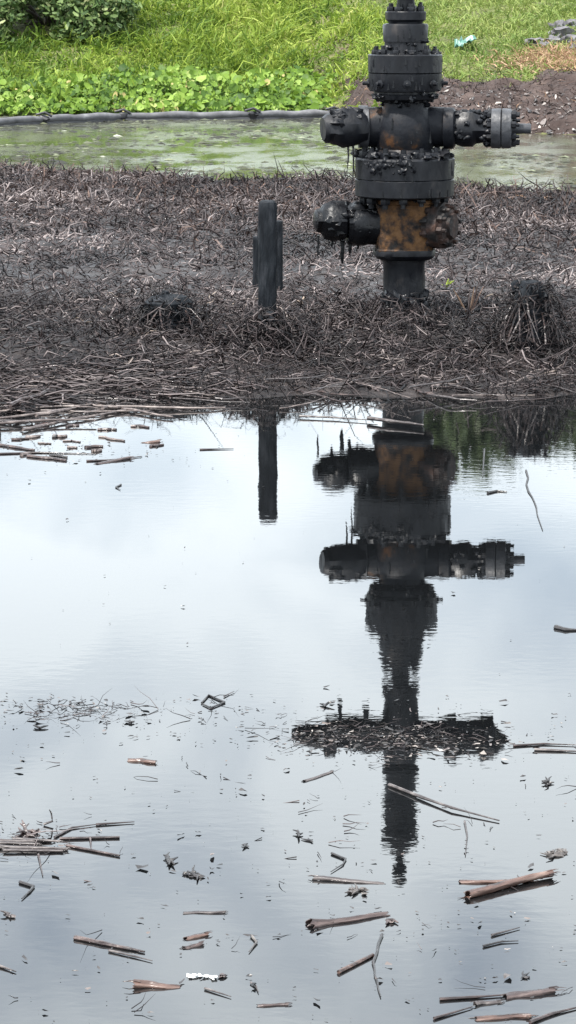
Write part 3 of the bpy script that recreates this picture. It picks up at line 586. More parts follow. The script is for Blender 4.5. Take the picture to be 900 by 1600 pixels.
# ---------------------------------------------------------------- stalks, canes and twigs one can pick out
def twig(name, label, pts, r0, mat='black_twig', cat='twig', zs=None, group=None, seg=6, taper=0.35, wig=0.0):
    """pts in photo pixels, laid on the water or ground at height zs"""
    zs = zs or [0.003]*len(pts)
    W = [P(px, py, z) for (px, py), z in zip(pts, zs)]
    Q = []
    for i in range(len(W)-1):
        for k in range(3):
            q = W[i].lerp(W[i+1], k/3)
            if k and wig: q += Vector((random.uniform(-wig, wig), random.uniform(-wig, wig), 0))
            Q.append(q)
    Q.append(W[-1]); b = W[0].copy(); nq = len(Q)
    rad = [r0*(1-(1-taper)*(i/(nq-1)))*(1.0 + (0.25 if i % 3 == 0 and 0 < i < nq-1 else 0)) for i in range(nq)]
    o = MB().tube([q-b for q in Q], rad, seg).build(name, mat, None, b)
    return tag(o, label, cat, group)
def cane(label, a, b, dpx, mat='cane', z=None, flare=0.0, bent=0.0, group=None, nodes=2, name='cane_piece', cat='cane', hollow=True, za=0.0, zb=0.0):
    A, B = P(*a), P(*b); mid = (A+B)/2; L = (B-A).length
    r = dpx*0.86/2/FPX*(mid-Vector((0, 0, CAM_H))).length
    z = r*0.05 if z is None else z
    dip = random.uniform(-0.5, 0.5)*r if not (za or zb) else 0
    A = A+Vector((0, 0, z+za+dip)); B = B+Vector((0, 0, z+zb-dip)); ax = (B-A).normalized()
    root = empty(name, A); tag(root, label, cat, group); bent = bent or random.uniform(-0.035, 0.035)
    root.rotation_mode = 'QUATERNION'; root.rotation_quaternion = Vector((1, 0, 0)).rotation_difference(ax)
    npos = [(k+random.uniform(0.2, 0.8))/nodes for k in range(nodes)] if nodes else []
    off = random.uniform(0, 90); seg = 18; nn = 22
    split = random.uniform(0.6, 2.4)
    def ring(t, k, inset=0.0, jag=0.0):
        out = []
        for i in range(seg):
            th = 2*math.pi*i/seg; kk = k*(1-0.14*t) + flare*max(0, 1-t*4.5)*(k > 0.5)
            for q_ in npos: kk += 0.13*math.exp(-((t-q_)/0.022)**2)*k
            kk *= 1+0.20*noise.fractal(Vector((t*L/r*0.16+off, 1.1*math.cos(th), 1.1*math.sin(th))), 1, 2, 3)
            kk *= 1-0.22*math.exp(-((th-split)/0.28)**2)
            x = t*L+inset+jag*noise.noise(Vector((off, 2.2*math.cos(th), 2.2*math.sin(th))))
            y = kk*r*math.cos(th)+bent*L*math.sin(t*math.pi)+0.35*r*noise.noise(Vector((t*2.2+off, 0, 0)))*2
            out.append(Vector((x, y, kk*r*0.86*math.sin(th)+0.15*r*noise.noise(Vector((t*3+off, 5, 0))))))
        return out
    m = MB(); rings = [ring(0, 0.62, r*1.3), ring(0, 0.80, 0, r*1.1)] + [ring(i/nn, 1.0, 0, r*1.1*(i in (0, nn))) for i in range(nn+1)] + [ring(1, 0.80, 0, r*1.1), ring(1, 0.62, -r*1.3)]
    for rg in rings: m.v.extend(rg)
    for a_ in range(len(rings)-1):
        for i in range(seg):
            k = (i+1) % seg; m.f.append((a_*seg+i, a_*seg+k, (a_+1)*seg+k, (a_+1)*seg+i))
    m.build('stalk', mat, root, smooth=50)
    m = MB()
    for i in range(7):
        e = random.random() < 0.5; th = random.uniform(0, 2*math.pi); x0 = (0.01 if e else 0.99)*L; sg = -1 if e else 1; w = r*random.uniform(0.08, 0.16)
        y0, z0 = 0.85*r*math.cos(th), 0.75*r*math.sin(th); l = r*random.uniform(0.8, 2.6)
        m.tube([(x0-sg*r, y0, z0), (x0+sg*l*0.5, y0*1.1, z0), (x0+sg*l, y0*1.3+random.uniform(-0.3, 0.3)*r, max(z0-0.3*r, -0.4*r))], [w, w*0.8, w*0.3], 4)
    m.build('frayed_fibres', mat, root)['kind'] = 'stuff'
    for t_, x_ in ((0, r*1.25), (1, -r*1.25)):
        rg = ring(t_, 0.66, x_); m = MB(); m.v.extend(rg); m.f.append(tuple(range(seg))); m.build('hollow_dark', 'black_twig', root)  # black disc paints the darkness inside the hollow end
    return root

def land_hit(px, py):
    z = 0.0
    for _ in range(8):
        q = P(px, py, z); z = max(0.0, gz(q.x, q.y))
    return z
def px_r(px, py): return px/2/FPX*(P(450, py)-Vector((0, 0, CAM_H))).length
# --- canes
cane('stubby brown cane chunk lying alone on the open water below the twig strip', (201, 1188), (243, 1193), 13, 'cane', nodes=0)
cane('short thick tan cane with dark broken ends at the lower left', (210, 1542), (283, 1542), 19, 'cane', nodes=1)
cane('short dark red cane stub floating left of centre, just above its added reflection', (290, 1467), (325, 1461), 12, 'cane', nodes=0)
cane('dark reflection of the red cane stub, added as a cane-shaped piece', (288, 1482), (316, 1476), 11, 'dark_cane', nodes=0)  # added piece standing for the red stub's reflection
cane('pale grey straight stick with a white glint at the lower left', (287, 1427), (352, 1426), 8, 'grey_cane', nodes=1)  # glint only as pale streaks in the cane colour
cane('grey-brown jointed cane lying level beneath the tip of the wellhead reflection', (490, 1374), (600, 1381), 12, 'grey_cane', nodes=3)
cane('brown cane with a flared torn end, pointing right in the lower middle', (485, 1447), (606, 1430), 17, 'dark_cane', flare=0.75, nodes=1)
cane('thin reddish cane lying level under a thicker cane at the right', (718, 1379), (832, 1376), 11, 'cane', nodes=2)
cane('thick red-brown cane resting slantwise over a thinner cane at the right', (731, 1403), (861, 1371), 17, 'cane', nodes=1, z=0.007, zb=0.003)
cane('thick blackish cane near the lower right corner of the pond', (790, 1559), (866, 1549), 19, 'dark_cane', nodes=1)
cane('pale short cane lump beside the blackish cane at the lower right', (742, 1570), (782, 1566), 13, 'grey_cane', nodes=0)
cane('reddish cane cut by the bottom edge of the picture at the right', (744, 1593), (829, 1590), 15, 'cane', nodes=1)
cane('dark brown stick chunk on the bright water near the left shore', (152, 725), (205, 717), 9, 'dark_cane', nodes=1)
cane('small brown cane chunk nearest the left shore sticks', (222, 692), (250, 691), 8, 'cane', nodes=0)
cane('stubby dark cane end drifting off the left shore pile', (53, 668), (73, 664), 11, 'dark_cane', nodes=0)
cane('small grey stick just left of the reflected upper valves', (476, 1221), (519, 1206), 7, 'grey_cane', nodes=1)
cane('dark drifting cane with a pale glint at the bottom edge, left of centre', (402, 1572), (450, 1570), 9, 'dark_cane', nodes=1)
# --- twigs and stems
tw = px_r
twig('twig', 'long tapering brown leaf blade lying slantwise at the lower left', [(117, 1465), (160, 1474), (200, 1482), (226, 1487)], tw(9, 1475), 'dark_cane', 'leaf blade')
twig('twig', 'thin pale stem ending in a knob below the slanting brown blade', [(170, 1485), (210, 1494), (238, 1501)], tw(4, 1490), 'grey_cane')
twig('twig', 'thin straight brown stick with a dark knob in the lower middle', [(529, 1519), (583, 1492)], tw(7, 1505), 'cane', taper=0.8)
twig('twig', 'thin black kinked stem standing out beside a brown stick, lower middle', [(597, 1460), (583, 1503), (590, 1535), (595, 1557)], tw(5, 1500), 'black_twig', wig=0.004)
twig('twig', 'long pale jointed stalk slanting under the reflected wellhead tip', [(608, 1226), (660, 1246), (706, 1262), (780, 1282)], tw(6, 1250), 'grey_cane', zs=[0.004, 0.006, 0.008, 0.004])
twig('twig', 'long thin dark reed at the right edge, upper of a pair', [(802, 1165), (850, 1162), (905, 1164)], tw(4, 1165), 'dark_cane')
twig('twig', 'thin brown reed at the right edge, lower of a pair', [(835, 1171), (905, 1174)], tw(6, 1172), 'grey_cane')
twig('twig', 'bent black twig shaped like a check mark near the left edge', [(31, 1378), (52, 1385), (47, 1392), (34, 1404)], tw(6, 1390), 'black_twig')
twig('twig', 'thin bent twig folded into a diamond loop on calm water', [(315, 1098), (326, 1086), (351, 1097), (329, 1106), (317, 1100)], tw(3, 1096), 'black_twig', taper=0.8)
twig('twig', 'thin straight stem leading away from the diamond-shaped twig', [(350, 1088), (366, 1080)], tw(2.5, 1085), 'grey_cane')
twig('twig', 'small hooked twig left of the reflected wellhead tip', [(518, 1333), (540, 1342), (536, 1350), (517, 1362)], tw(4, 1345), 'black_twig')
twig('twig', 'thin upright-looking dark stem in open water at the right', [(726, 1283), (730, 1304), (727, 1336)], tw(3.5, 1305), 'grey_cane')
twig('twig', 'straight thin stick pointing to the blackish cane, lower right', [(687, 1561), (740, 1558), (792, 1554)], tw(6, 1558), 'dark_cane')
twig('twig', 'short thin stick at the bottom edge right of centre', [(678, 1591), (738, 1573)], tw(5, 1585), 'dark_cane')
twig('twig', 'thin curved stick leaving the frame at the bottom right corner', [(828, 1597), (862, 1584), (905, 1573)], tw(7, 1585), 'dark_cane')
twig('twig', 'faint thin grass stalk at the lower right', [(768, 1461), (812, 1449)], tw(4, 1455), 'grey_cane')
twig('twig', 'forked thin grass stalk at the lower right', [(755, 1478), (783, 1471), (810, 1470)], tw(4, 1473), 'black_twig')
twig('twig', 'small pale bent twig floating alone in the lower middle', [(393, 1462), (401, 1472), (389, 1487)], tw(5, 1474), 'pale_leaf')
twig('twig', 'small dark bent twig right of the pale scraps, lower left', [(392, 1535), (400, 1541), (404, 1550)], tw(4, 1541), 'grey_cane')
twig('twig', 'thin pale stem lying below the white scraps', [(320, 1544), (361, 1557)], tw(4, 1550), 'grey_cane')
twig('twig', 'thin grey stem at the far left edge, lower pond', [(-4, 1508), (25, 1518)], tw(5, 1512), 'grey_cane')
twig('twig', 'thin reed floating level left of the wellhead reflection near shore', [(468, 650), (520, 652), (590, 657)], 0.006, 'grey_cane', zs=[0.01]*3)
twig('twig', 'pale reed lying across the reflected casing at the shore', [(575, 653), (610, 658), (640, 661), (662, 664)], 0.010, 'grey_cane', zs=[0.02]*4)
twig('twig', 'long thin level reed at the left edge of the bright water', [(-5, 709), (60, 707), (150, 709)], 0.005, 'dark_cane')
twig('twig', 'thin dark reed beside the drifting stick chunk near the left shore', [(135, 720), (170, 719), (222, 713)], 0.005, 'dark_cane')
twig('twig', 'thin level reed fragment right of the small cane chunk near shore', [(312, 702), (365, 701)], 0.004, 'grey_cane')
twig('twig', 'tiny pointed twig alone on the bright water left of the post reflection', [(189, 757), (181, 761), (188, 765)], 0.004, 'black_twig')
twig('twig', 'dark bent stem in the clear water under the right stump', [(822, 735), (826, 768), (838, 792), (848, 828)], 0.0045, 'black_twig', wig=0.01)
twig('twig', 'short hooked stem in the clear water right of the reflected casing head', [(757, 702), (754, 745)], 0.004, 'black_twig')
twig('twig', 'dark leaf sliver alone at the right of the reflected flange', [(762, 770), (776, 767), (792, 768)], 0.006, 'black_twig')
twig('twig', 'dark leaf sliver at the right edge, middle of the pond', [(868, 980), (884, 984), (904, 984)], 0.009, 'black_twig')
# --- star twigs and knots
def knot(px, py, size_px, n, label, mat='black_twig', r=3.0, name='twig_knot', cat='twig', flat=0.35, leaf=0):
    c = P(px, py); s = px_r(size_px, py)*2; root = empty(name, c); tag(root, label, cat)
    rr = px_r(r, py)
    for i in range(n):
        a = random.uniform(0, 6.28); l = s*random.uniform(0.3, 1.2)
        e = random.uniform(0, flat)
        k = random.uniform(-0.6, 0.6)
        pts = [(0, 0, rr), (l*0.5*math.cos(a), 1.6*l*0.5*math.sin(a), rr+l*0.5*math.sin(e)), (l*math.cos(a+k), 1.6*l*math.sin(a+k), rr+l*math.sin(e)*0.6)]
        MB().tube(pts, [rr*1.2, rr, rr*0.4], 5).build('stem', mat, root)
    for i in range(leaf):
        m = MB().blob((random.uniform(-s, s)*0.6, random.uniform(-s, s)*0.9, rr), s*random.uniform(0.16, 0.3), (1.3, 1, 0.5), 0.8, 2); m.build('leaf', mat, root)
    return root
knot(263, 1346, 20, 6, 'black star-shaped twig knot left of centre', r=5)
knot(303, 1368, 20, 5, 'black crumbled twig cluster just under the star-shaped twig', r=4, leaf=5)
knot(466, 1306, 13, 5, 'spiky dark twig tuft left of the reflected wellhead tip', r=3.5, flat=0.9)
knot(486, 1315, 14, 4, 'flat triangular twig scrap beside the spiky tuft', r=3, flat=0.1)
knot(857, 1224, 14, 7, 'curled ball of dark leaf at the right edge of the pond', r=3, flat=1.2, leaf=2)
knot(866, 1338, 26, 6, 'crumpled pale leaf litter patch above the crossed canes', 'pale_leaf', r=3, leaf=4)
knot(14, 1432, 14, 5, 'curled grey leaf at the left edge of the lower pond', 'grey_cane', r=4, flat=0.8, leaf=2)
knot(818, 1527, 12, 5, 'small dark leaf scrap above the blackish cane', r=3, leaf=3)
knot(558, 1395, 20, 6, 'crumpled pale leaf ring under the grey-brown jointed cane', 'pale_leaf', r=4, flat=0.4, leaf=4)
knot(605, 1440, 16, 2, 'small dark leaf beside the tip of the flared cane', 'dark_cane', r=5, flat=0.05, leaf=1)
knot(508, 1104, 14, 3, 'angled black twig left of the reflected upper valve', r=4, flat=0.5)
knot(205, 1131, 8, 4, 'small dark crumb right of the twig strip', r=4, leaf=1)
knot(62, 1139, 12, 3, 'little dark twig crumb below the left end of the twig strip', r=3.5)
knot(383, 1324, 10, 3, 'small dark leaf scrap right of the star-shaped twig', r=3.5, leaf=2)
# floating scraps, white glints put into their colour
sc = empty('pale_scraps', P(325, 1528)); tag(sc, 'row of scraps painted with white glints floating above the tan cane', 'scraps')
for px_, w_ in ((300, 14), (312, 7), (322, 8), (333, 10), (348, 11)):
    d_ = P(px_, 1528+random.uniform(-2, 2))-P(325, 1528)
    MB().blob(d_+Vector((0, 0, 0.003)), px_r(w_, 1528), (1.0, 1.3, 0.35), 0.7, 2).build('scrap', 'scrap_glint' if px_ < 345 else 'dark_cane', sc)

# bundle of reeds floating at the left edge
b0 = [((-10, 1326), (106, 1329), 9), ((-10, 1318), (80, 1316), 8), ((5, 1332), (98, 1332), 6), ((-10, 1322), (60, 1324), 7), ((20, 1314), (95, 1321), 6)]
lb = ['thickest reed, lowest in the reed bundle at the left edge', 'reed along the top of the bundle at the left edge', 'thin reed on the near side of the bundle at the left edge', 'short reed in the middle of the bundle at the left edge', 'reed slanting across the bundle at the left edge']
for (a, b, d), l_ in zip(b0, lb): cane(l_, a, b, d, 'grey_cane', nodes=3, z=random.uniform(0.004, 0.014), name='reed', cat='reed')
twig('twig', 'long straight thin stick reaching right from the reed bundle, upper one', [(93, 1310), (187, 1308)], tw(5, 1309), 'dark_cane', taper=0.8)
twig('twig', 'long straight thin stick reaching right from the reed bundle, lower one', [(104, 1321), (187, 1337)], tw(5, 1330), 'dark_cane', taper=0.7)
twig('twig', 'short upright twig crossing the two long sticks by the reed bundle', [(141, 1309), (143, 1328)], tw(4, 1320), 'dark_cane')
twig('twig', 'thin stem hanging down from the reed bundle', [(60, 1335), (67, 1368)], tw(4, 1350), 'dark_cane')
twig('twig', 'thin stem slanting up right behind the reed bundle', [(85, 1308), (112, 1293), (150, 1288)], tw(4, 1300), 'grey_cane')
twig('twig', 'dark level stick far above the reed bundle', [(150, 1288), (210, 1284)], tw(4, 1286), 'dark_cane')
twig('twig', 'curled hook of stem above the reed bundle', [(68, 1288), (82, 1283), (80, 1270), (77, 1265)], tw(4, 1280), 'grey_cane', zs=[0.003, 0.01, 0.03, 0.04])
knot(42, 1305, 20, 9, 'dark leafy root clump sitting on the reed bundle', 'dark_cane', r=5, flat=1.1, name='root_clump', cat='root clump', leaf=9)

# sticks piled along the left shore
GS = 'reeds piled along the left shore'
for i in range(64):
    px_ = random.uniform(-40, 340); py_ = random.uniform(560, 672-0.13*max(px_, 0)); l = random.choice([30, 40, 55, 70, 90, 120, 170]); s = random.gauss(-0.05, 0.14)
    zb = land_hit(px_, py_)+0.006
    zs = [zb+random.uniform(0.0, 0.018), zb+random.uniform(0, 0.022), zb+random.uniform(0.0, 0.018)]
    twig('reed', 'thin dead reed lying level in the pile along the left shore', [(px_-l/2, py_-s*l/2), (px_, py_+random.uniform(-3, 3)), (px_+l/2, py_+s*l/2)], random.choice([0.004, 0.005, 0.006, 0.007, 0.010]), random.choice(['reed_skin', 'reed_skin', 'reed_skin', 'dark_cane', 'grey_cane']), 'reed', zs, GS, taper=0.6, wig=0.018)
for i in range(22):
    px_ = random.uniform(350, 890); py_ = random.uniform(585, 632); l = random.uniform(40, 130); s = random.uniform(-0.3, 0.3)
    zb = land_hit(px_, py_)+0.006; zs = [zb+random.uniform(0, 0.025) for _ in range(3)]
    twig('reed', 'thin dead reed lying at the waterline below the wellhead', [(px_-l/2, py_-s*l/2), (px_, py_+random.uniform(-4, 4)), (px_+l/2, py_+s*l/2)], random.uniform(0.003, 0.007), random.choice(['grey_cane', 'dark_cane', 'reed_skin']), 'reed', zs, 'reeds along the waterline below the wellhead', taper=0.6, wig=0.02)
n = 1500; x = RNG.uniform(-2.4, -0.3, n); y = front_edge(x)+RNG.uniform(0.08, 1.0, n)
az = RNG.normal(0.0, 0.6, n)+np.where(RNG.uniform(0, 1, n) < 0.5, 0, math.pi)
strands('shore_straw', np.stack([x, y, np.maximum(ground_at(x, y), 0.0)+RNG.uniform(0.0, 0.05, n)], 1), dirs(n, 0.05, 0.12, az), RNG.gamma(3, 0.04, n), RNG.uniform(0.006, 0.014, n), np.clip(RNG.beta(2, 1.8, n)*0.95, 0, 1), 'litter', 4, 0.06, 0.08, 3)
tag(bpy.data.objects['shore_straw'], 'mat of broken straw washed up along the left shore', 'straw', kind='stuff')
for i in range(18):
    px_ = random.uniform(-10, 250); py_ = random.uniform(664, 722-0.08*max(px_, 0)); l = random.choice([14, 20, 28, 40, 60]); sl = random.gauss(0, 0.12)
    twig('reed', 'short broken reed floating just off the left shore pile', [(px_-l/2, py_-sl*l/2), (px_, py_+random.uniform(-1.5, 1.5)), (px_+l/2, py_+sl*l/2)], random.uniform(0.004, 0.010), random.choice(['dark_cane', 'reed_skin', 'black_twig']), 'reed', None, 'broken reeds floating off the left shore', taper=0.7, wig=0.01)
twig('reed', 'pale upright cut reed stub on the left shore pile', [(338, 572), (338, 548)], 0.008, 'reed_skin', 'reed', [land_hit(338, 572)-0.03, land_hit(338, 572)+0.09], taper=0.9)
twig('reed', 'pale straight reed leaning against the base of the casing', [(655, 474), (648, 432)], 0.009, 'grey_cane', 'reed', [land_hit(655, 474), land_hit(655, 474)+0.14], taper=0.6)
twig('reed', 'long pale forked stick lying left below the wellhead', [(452, 536), (475, 560), (498, 575)], 0.008, 'grey_cane', 'reed', [land_hit(475, 560)+0.05, land_hit(475, 560)+0.025, land_hit(475, 560)+0.01])
twig('reed', 'pale stick pointing up left below the wellhead', [(474, 556), (486, 522)], 0.007, 'grey_cane', 'reed', [land_hit(474, 556), land_hit(474, 556)+0.08])
twig('reed', 'long straight pale stick lying on the left litter', [(240, 540), (300, 530)], 0.009, 'grey_cane', 'reed', [land_hit(270, 535)+0.015, land_hit(270, 535)+0.02])
twig('reed', 'pale slanting stick at the right end of the bank', [(862, 575), (884, 520)], 0.007, 'grey_cane', 'reed', [land_hit(862, 575), land_hit(862, 575)+0.12])

# ---------------------------------------------------------------- crumbs on the water (nobody could count them)
def flakes(name, label, X, Y, size, tint, mat, aspect, lift=0.004, yawsd=0.5, up=0.0):
    n = len(X); yaw = RNG.normal(0, yawsd, n); L = size; Wd = size/aspect
    ang = np.array([0, 1.2, 2.3, 3.3, 4.4, 5.4])[None, :] + RNG.uniform(-0.3, 0.3, (n, 6)); rad = RNG.uniform(0.55, 1.1, (n, 6))
    lx = np.cos(ang)*rad*L[:, None]/2; ly = np.sin(ang)*rad*Wd[:, None]/2
    vx = X[:, None]+lx*np.cos(yaw)[:, None]-ly*np.sin(yaw)[:, None]; vy = Y[:, None]+lx*np.sin(yaw)[:, None]+ly*np.cos(yaw)[:, None]
    vz = lift*RNG.uniform(0.5, 1.6, (n, 1)) + np.abs(RNG.normal(0, 1, (n, 6)))*up*L[:, None]
    cx = np.stack([X, Y, lift+0.15*Wd], 1)
    ring = np.stack([vx, vy, np.broadcast_to(vz, vx.shape)], 2)
    V = np.concatenate([ring, cx[:, None, :]], 1).reshape(-1, 3); b = (np.arange(n)*7)[:, None]
    F = np.concatenate([np.concatenate([b+k, b+(k+1) % 6, b+6], 1) for k in range(6)], 0)
    o = np_mesh(name, V, F, mat, np.repeat(tint, 7), False)
    return tag(o, label, 'debris', kind='stuff')
def px_cloud(n, cx, cy, sx, sy):
    pts = [P(cx+random.gauss(0, sx), cy+random.gauss(0, sy)) for _ in range(n)]
    return np.array([[q.x, q.y] for q in pts])
C = [px_cloud(420, 620, 1158, 85, 14), px_cloud(120, 500, 1150, 35, 12), px_cloud(90, 640, 1150, 110, 24), px_cloud(150, 110, 1112, 65, 9), px_cloud(60, 270, 1120, 90, 18),
     px_cloud(60, 560, 640, 120, 10), px_cloud(150, 60, 690, 60, 18), px_cloud(90, 160, 712, 70, 10), px_cloud(50, 40, 1320, 50, 14)]
C.append(np.stack([RNG.uniform(-1.6, 1.6, 1300), 4.6+3.6*RNG.uniform(0, 1, 1300)**0.9], 1))
C.append(np.stack([RNG.uniform(-1.6, 1.6, 120), RNG.uniform(8.0, 13.4, 120)], 1))
NB = 540; C = np.concatenate(C); n = len(C); SZ = np.clip(RNG.gamma(1.6, 0.0065, n), 0.003, 0.045); SZ[:NB] = np.clip(RNG.gamma(2.0, 0.0075, NB), 0.004, 0.045); TT = RNG.beta(1.1, 2.2, n); TT[:NB] = RNG.beta(1.1, 1.5, NB)
flakes('floating_crumbs', 'small dark plant crumbs scattered over the pond', C[:, 0], C[:, 1], SZ, TT, 'flake', np.where(np.arange(n) < NB, RNG.uniform(2.0, 6.0, n), RNG.uniform(1.2, 4, n)), 0.003, 1.2, 0.10)
# fine straws
def cl(n, *a): return px_cloud(n, *a)
S = np.concatenate([cl(70, 110, 1110, 55, 9), cl(200, 610, 1155, 90, 17), cl(16, 270, 1112, 70, 12), np.stack([RNG.uniform(-1.4, 1.4, 150), RNG.uniform(4.7, 7.6, 150)], 1), cl(30, 60, 1315, 45, 12)])
n = len(S)
strands('floating_straws', np.stack([S[:, 0], S[:, 1], np.full(n, 0.003)], 1), dirs(n, 0.08, 0.12), RNG.gamma(3, 0.016, n), RNG.uniform(0.0015, 0.0035, n), RNG.beta(1.3, 1.8, n)*0.9, 'litter', 3, 0.05, 0.10, 3)
tag(bpy.data.objects['floating_straws'], 'hair-thin straws scattered over the pond', 'debris', kind='stuff')

# scum on the channel behind the bank
n = 9000; X = RNG.uniform(-6.5, 6.5, n); Y = RNG.uniform(28.0, 43.5, n)
k = (Y < far_edge(X)-0.2) & (fnoise(X, Y, 0.5, 6.6, 3) > -0.18); X, Y = X[k], Y[k]; n = len(X)
flakes('channel_scum', 'pale and green scum drifting in streaks on the channel', X, Y, RNG.gamma(2.0, 0.036, n), RNG.beta(0.9, 2.3, n), 'scum_bits', RNG.uniform(1.0, 2.5, n), 0.006, 0.4)

# ---------------------------------------------------------------- floating boom
boom = empty('floating_boom', (0, 43.0, 0)); tag(boom, 'long grey floating barrier boom with dark joints along the far shore', 'boom')
def boom_pt(px):
    py = float(np.interp(px, [-400, -120, 0, 68, 190, 395, 515, 640], [214, 199, 192, 188.5, 183.5, 181.5, 179.5, 179]))
    return P(px, py+5, 0.0)-Vector((0, 43.0, 0))
js = [-400, -250, -110, 68, 191, 394, 520, 640]
for a, b in zip(js[:-1], js[1:]):
    pts = [boom_pt(a+(b-a)*(0.02+0.96*i/10))+Vector((0, 0, 0.066+0.008*math.sin(i*1.3+a))) for i in range(11)]
    rad = [0.040, 0.050]+[0.053+random.uniform(-0.005, 0.005) for _ in range(7)]+[0.050, 0.040]
    s = MB().tube(pts, rad, 14).build('float_section', 'boom_fabric', boom)
    MB().tube([q-Vector((0, 0.0, 0.075)) for q in pts], [0.055]*11, 8).build('shaded_underside', 'boom_joint_shade', s)  # black lower tube puts the shade of the wet underside into colour
for j in js[1:-1]:
    q = boom_pt(j)+Vector((0, -0.01, 0.085)); m = MB().blob(q-Vector((0, 0, 0.015)), 0.062, (1.3, 0.9, 0.85), 0.5, 2); m.tube([q+Vector((-0.10, 0, 0.04)), q+Vector((0.02, -0.02, 0.075)), q+Vector((0.12, 0, 0.02))], 0.02, 6); m.build('connector', 'boom_joint_shade', boom)

# ---------------------------------------------------------------- far bank plants
# water hyacinth
def leaves(name, label, cat, pos, nrm, size, tint, mat, aspect=1.0, cup=0.2, kind='stuff', parent=None):
    n = len(pos); nrm = nrm/np.linalg.norm(nrm, axis=1, keepdims=True)
    r = RNG.normal(0, 1, (n, 3)); u = np.cross(nrm, r); u /= np.linalg.norm(u, axis=1, keepdims=True); v = np.cross(nrm, u)
    A = np.arange(6)*math.pi/3; ca = np.cos(A)[None, :, None]; sa = np.sin(A)[None, :, None]
    S = size[:, None, None]
    ring = pos[:, None, :] + S*(u[:, None, :]*ca*aspect + v[:, None, :]*sa) + nrm[:, None, :]*S*cup*np.abs(sa)
    V = np.concatenate([ring, pos[:, None, :]-nrm[:, None, :]*S*cup*0.3], 1).reshape(-1, 3); b = (np.arange(n)*7)[:, None]
    F = np.concatenate([np.concatenate([b+k, b+(k+1) % 6, b+6], 1) for k in range(6)], 0)
    o = np_mesh(name, V, F, mat, np.repeat(tint, 7), True, parent)
    if parent is None: tag(o, label, cat, kind=kind)
    elif kind: tag(o, kind=kind)
    return o
n = 9500; X = RNG.uniform(-8.5, 0.95, n); s = RNG.uniform(0, 1, n)**1.2*2.3; Y = 43.45+s + 0.25*np.sin(X*1.3)
H = (1+0.55*fnoise(X, Y*0+1.0, 1.5, 3.7, 3))*(0.04+RNG.uniform(0.0, 1, n)**0.8*(0.30+0.07*np.sin(X*2.2)))*np.clip(0.35+s*0.8, 0, 1.15)+0.10*s
pos = np.stack([X, Y, H+0.02], 1); nr = np.stack([RNG.normal(0, 0.55, n), RNG.normal(-0.55, 0.5, n), RNG.uniform(0.35, 1.0, n)], 1)
t = np.clip(RNG.beta(1.6, 2.0, n)*0.9+0.25*fnoise(X, Y, 1.1, 2.2), 0, 0.95); t[RNG.uniform(0, 1, n) < np.where((X > -2.6) & (X < -1.6) & (s < 0.5), 0.10, 0.008)] = 1.0
hy = leaves('water_hyacinth', 'band of round-leaved water hyacinth behind the boom', 'water plants', pos, nr, np.clip(RNG.gamma(4, 0.0105, n), 0.016, 0.09), t, 'hyacinth', 0.85, 0.3)
rt = pos.copy(); rt[:, 2] = np.maximum(0, rt[:, 2]-0.22); d = pos-rt+RNG.normal(0, 0.03, (n, 3)); Ld = np.linalg.norm(d, axis=1)
strands('hyacinth_stalks', rt[::2], (d/Ld[:, None])[::2], Ld[::2], np.full(len(rt[::2]), 0.014), t[::2]*0.5, 'hyacinth', 2, 0.0, 0.1, 2)
tag(bpy.data.objects['hyacinth_stalks'], 'leaf stalks under the water hyacinth', 'water plants', kind='stuff')

def bank_pts(n, x0, x1, s0, s1, power=1.0):
    X = RNG.uniform(x0, x1, n); Y = far_edge(X)+s0+(s1-s0)*RNG.uniform(0, 1, n)**power
    return X, Y, far_z(X, Y)
# lush grass, left and middle
n = 56000; X, Y, Z = bank_pts(n, -9.5, 5.5, 0.3, 11.5, 0.8)
edge = 1.4+0.45*fnoise(X, Y, 0.7, 3.0)
k = (X < edge+RNG.normal(0, 0.35, n)) & ~((X < -2.7+RNG.normal(0, 0.15, n)) & (Y > 48.5+RNG.normal(0, 0.25, n))); X, Y, Z = X[k], Y[k], Z[k]; n = len(X)
cl_ = fnoise(X, Y, 1.1, 7.7, 3); az = RNG.normal(-1.4, 1.5, n)+2.0*cl_
L = np.clip(RNG.gamma(7, 0.050, n)*(1.0+1.1*cl_), 0.20, 0.85)
L *= np.where(X > 0.3, 0.85, 1.22)
strands('bank_grass', np.stack([X, Y, Z-0.02], 1), dirs(n, 1.02, 0.30, az), L, RNG.uniform(0.014, 0.046, n), np.clip(RNG.beta(1.8, 2.2, n)*0.9+0.06+0.32*fnoise(X, Y, 0.8, 4.1, 3)+0.05*np.clip(X, -4, 2), 0, 1), 'grass', 4, 0.55, 0.13, 2, taper=0.08)
tag(bpy.data.objects['bank_grass'], 'lush green grass covering the far bank left of and behind the wellhead', 'grass', kind='stuff')
# thinner yellowing grass, right
n = 44000; X, Y, Z = bank_pts(n, 0.6, 8.0, 1.6, 16.5, 0.9)
k = (RNG.uniform(0, 1, n) < sstep(0.9, 1.7, X)) & (Y-far_edge(X) > 2.0+2.3*sstep(1.8, 4.5, X)+0.9*fnoise(X, Y, 0.8, 2.0)+RNG.normal(0, 0.35, n)) & (fnoise(X, Y, 0.9, 9.9, 3) > -0.42-0.4*RNG.uniform(0, 1, n)); X, Y, Z = X[k], Y[k], Z[k]; n = len(X)
strands('thin_grass', np.stack([X, Y, Z-0.02], 1), dirs(n, 0.85, 0.35), np.clip(RNG.gamma(6, 0.036, n), 0.08, 0.5), RNG.uniform(0.012, 0.032, n), np.clip(RNG.beta(2, 2.4, n)*0.75+0.25*fnoise(X, Y, 0.7, 5.5, 3), 0, 1), 'dry_grass', 3, 0.5, 0.15, 2, taper=0.1)
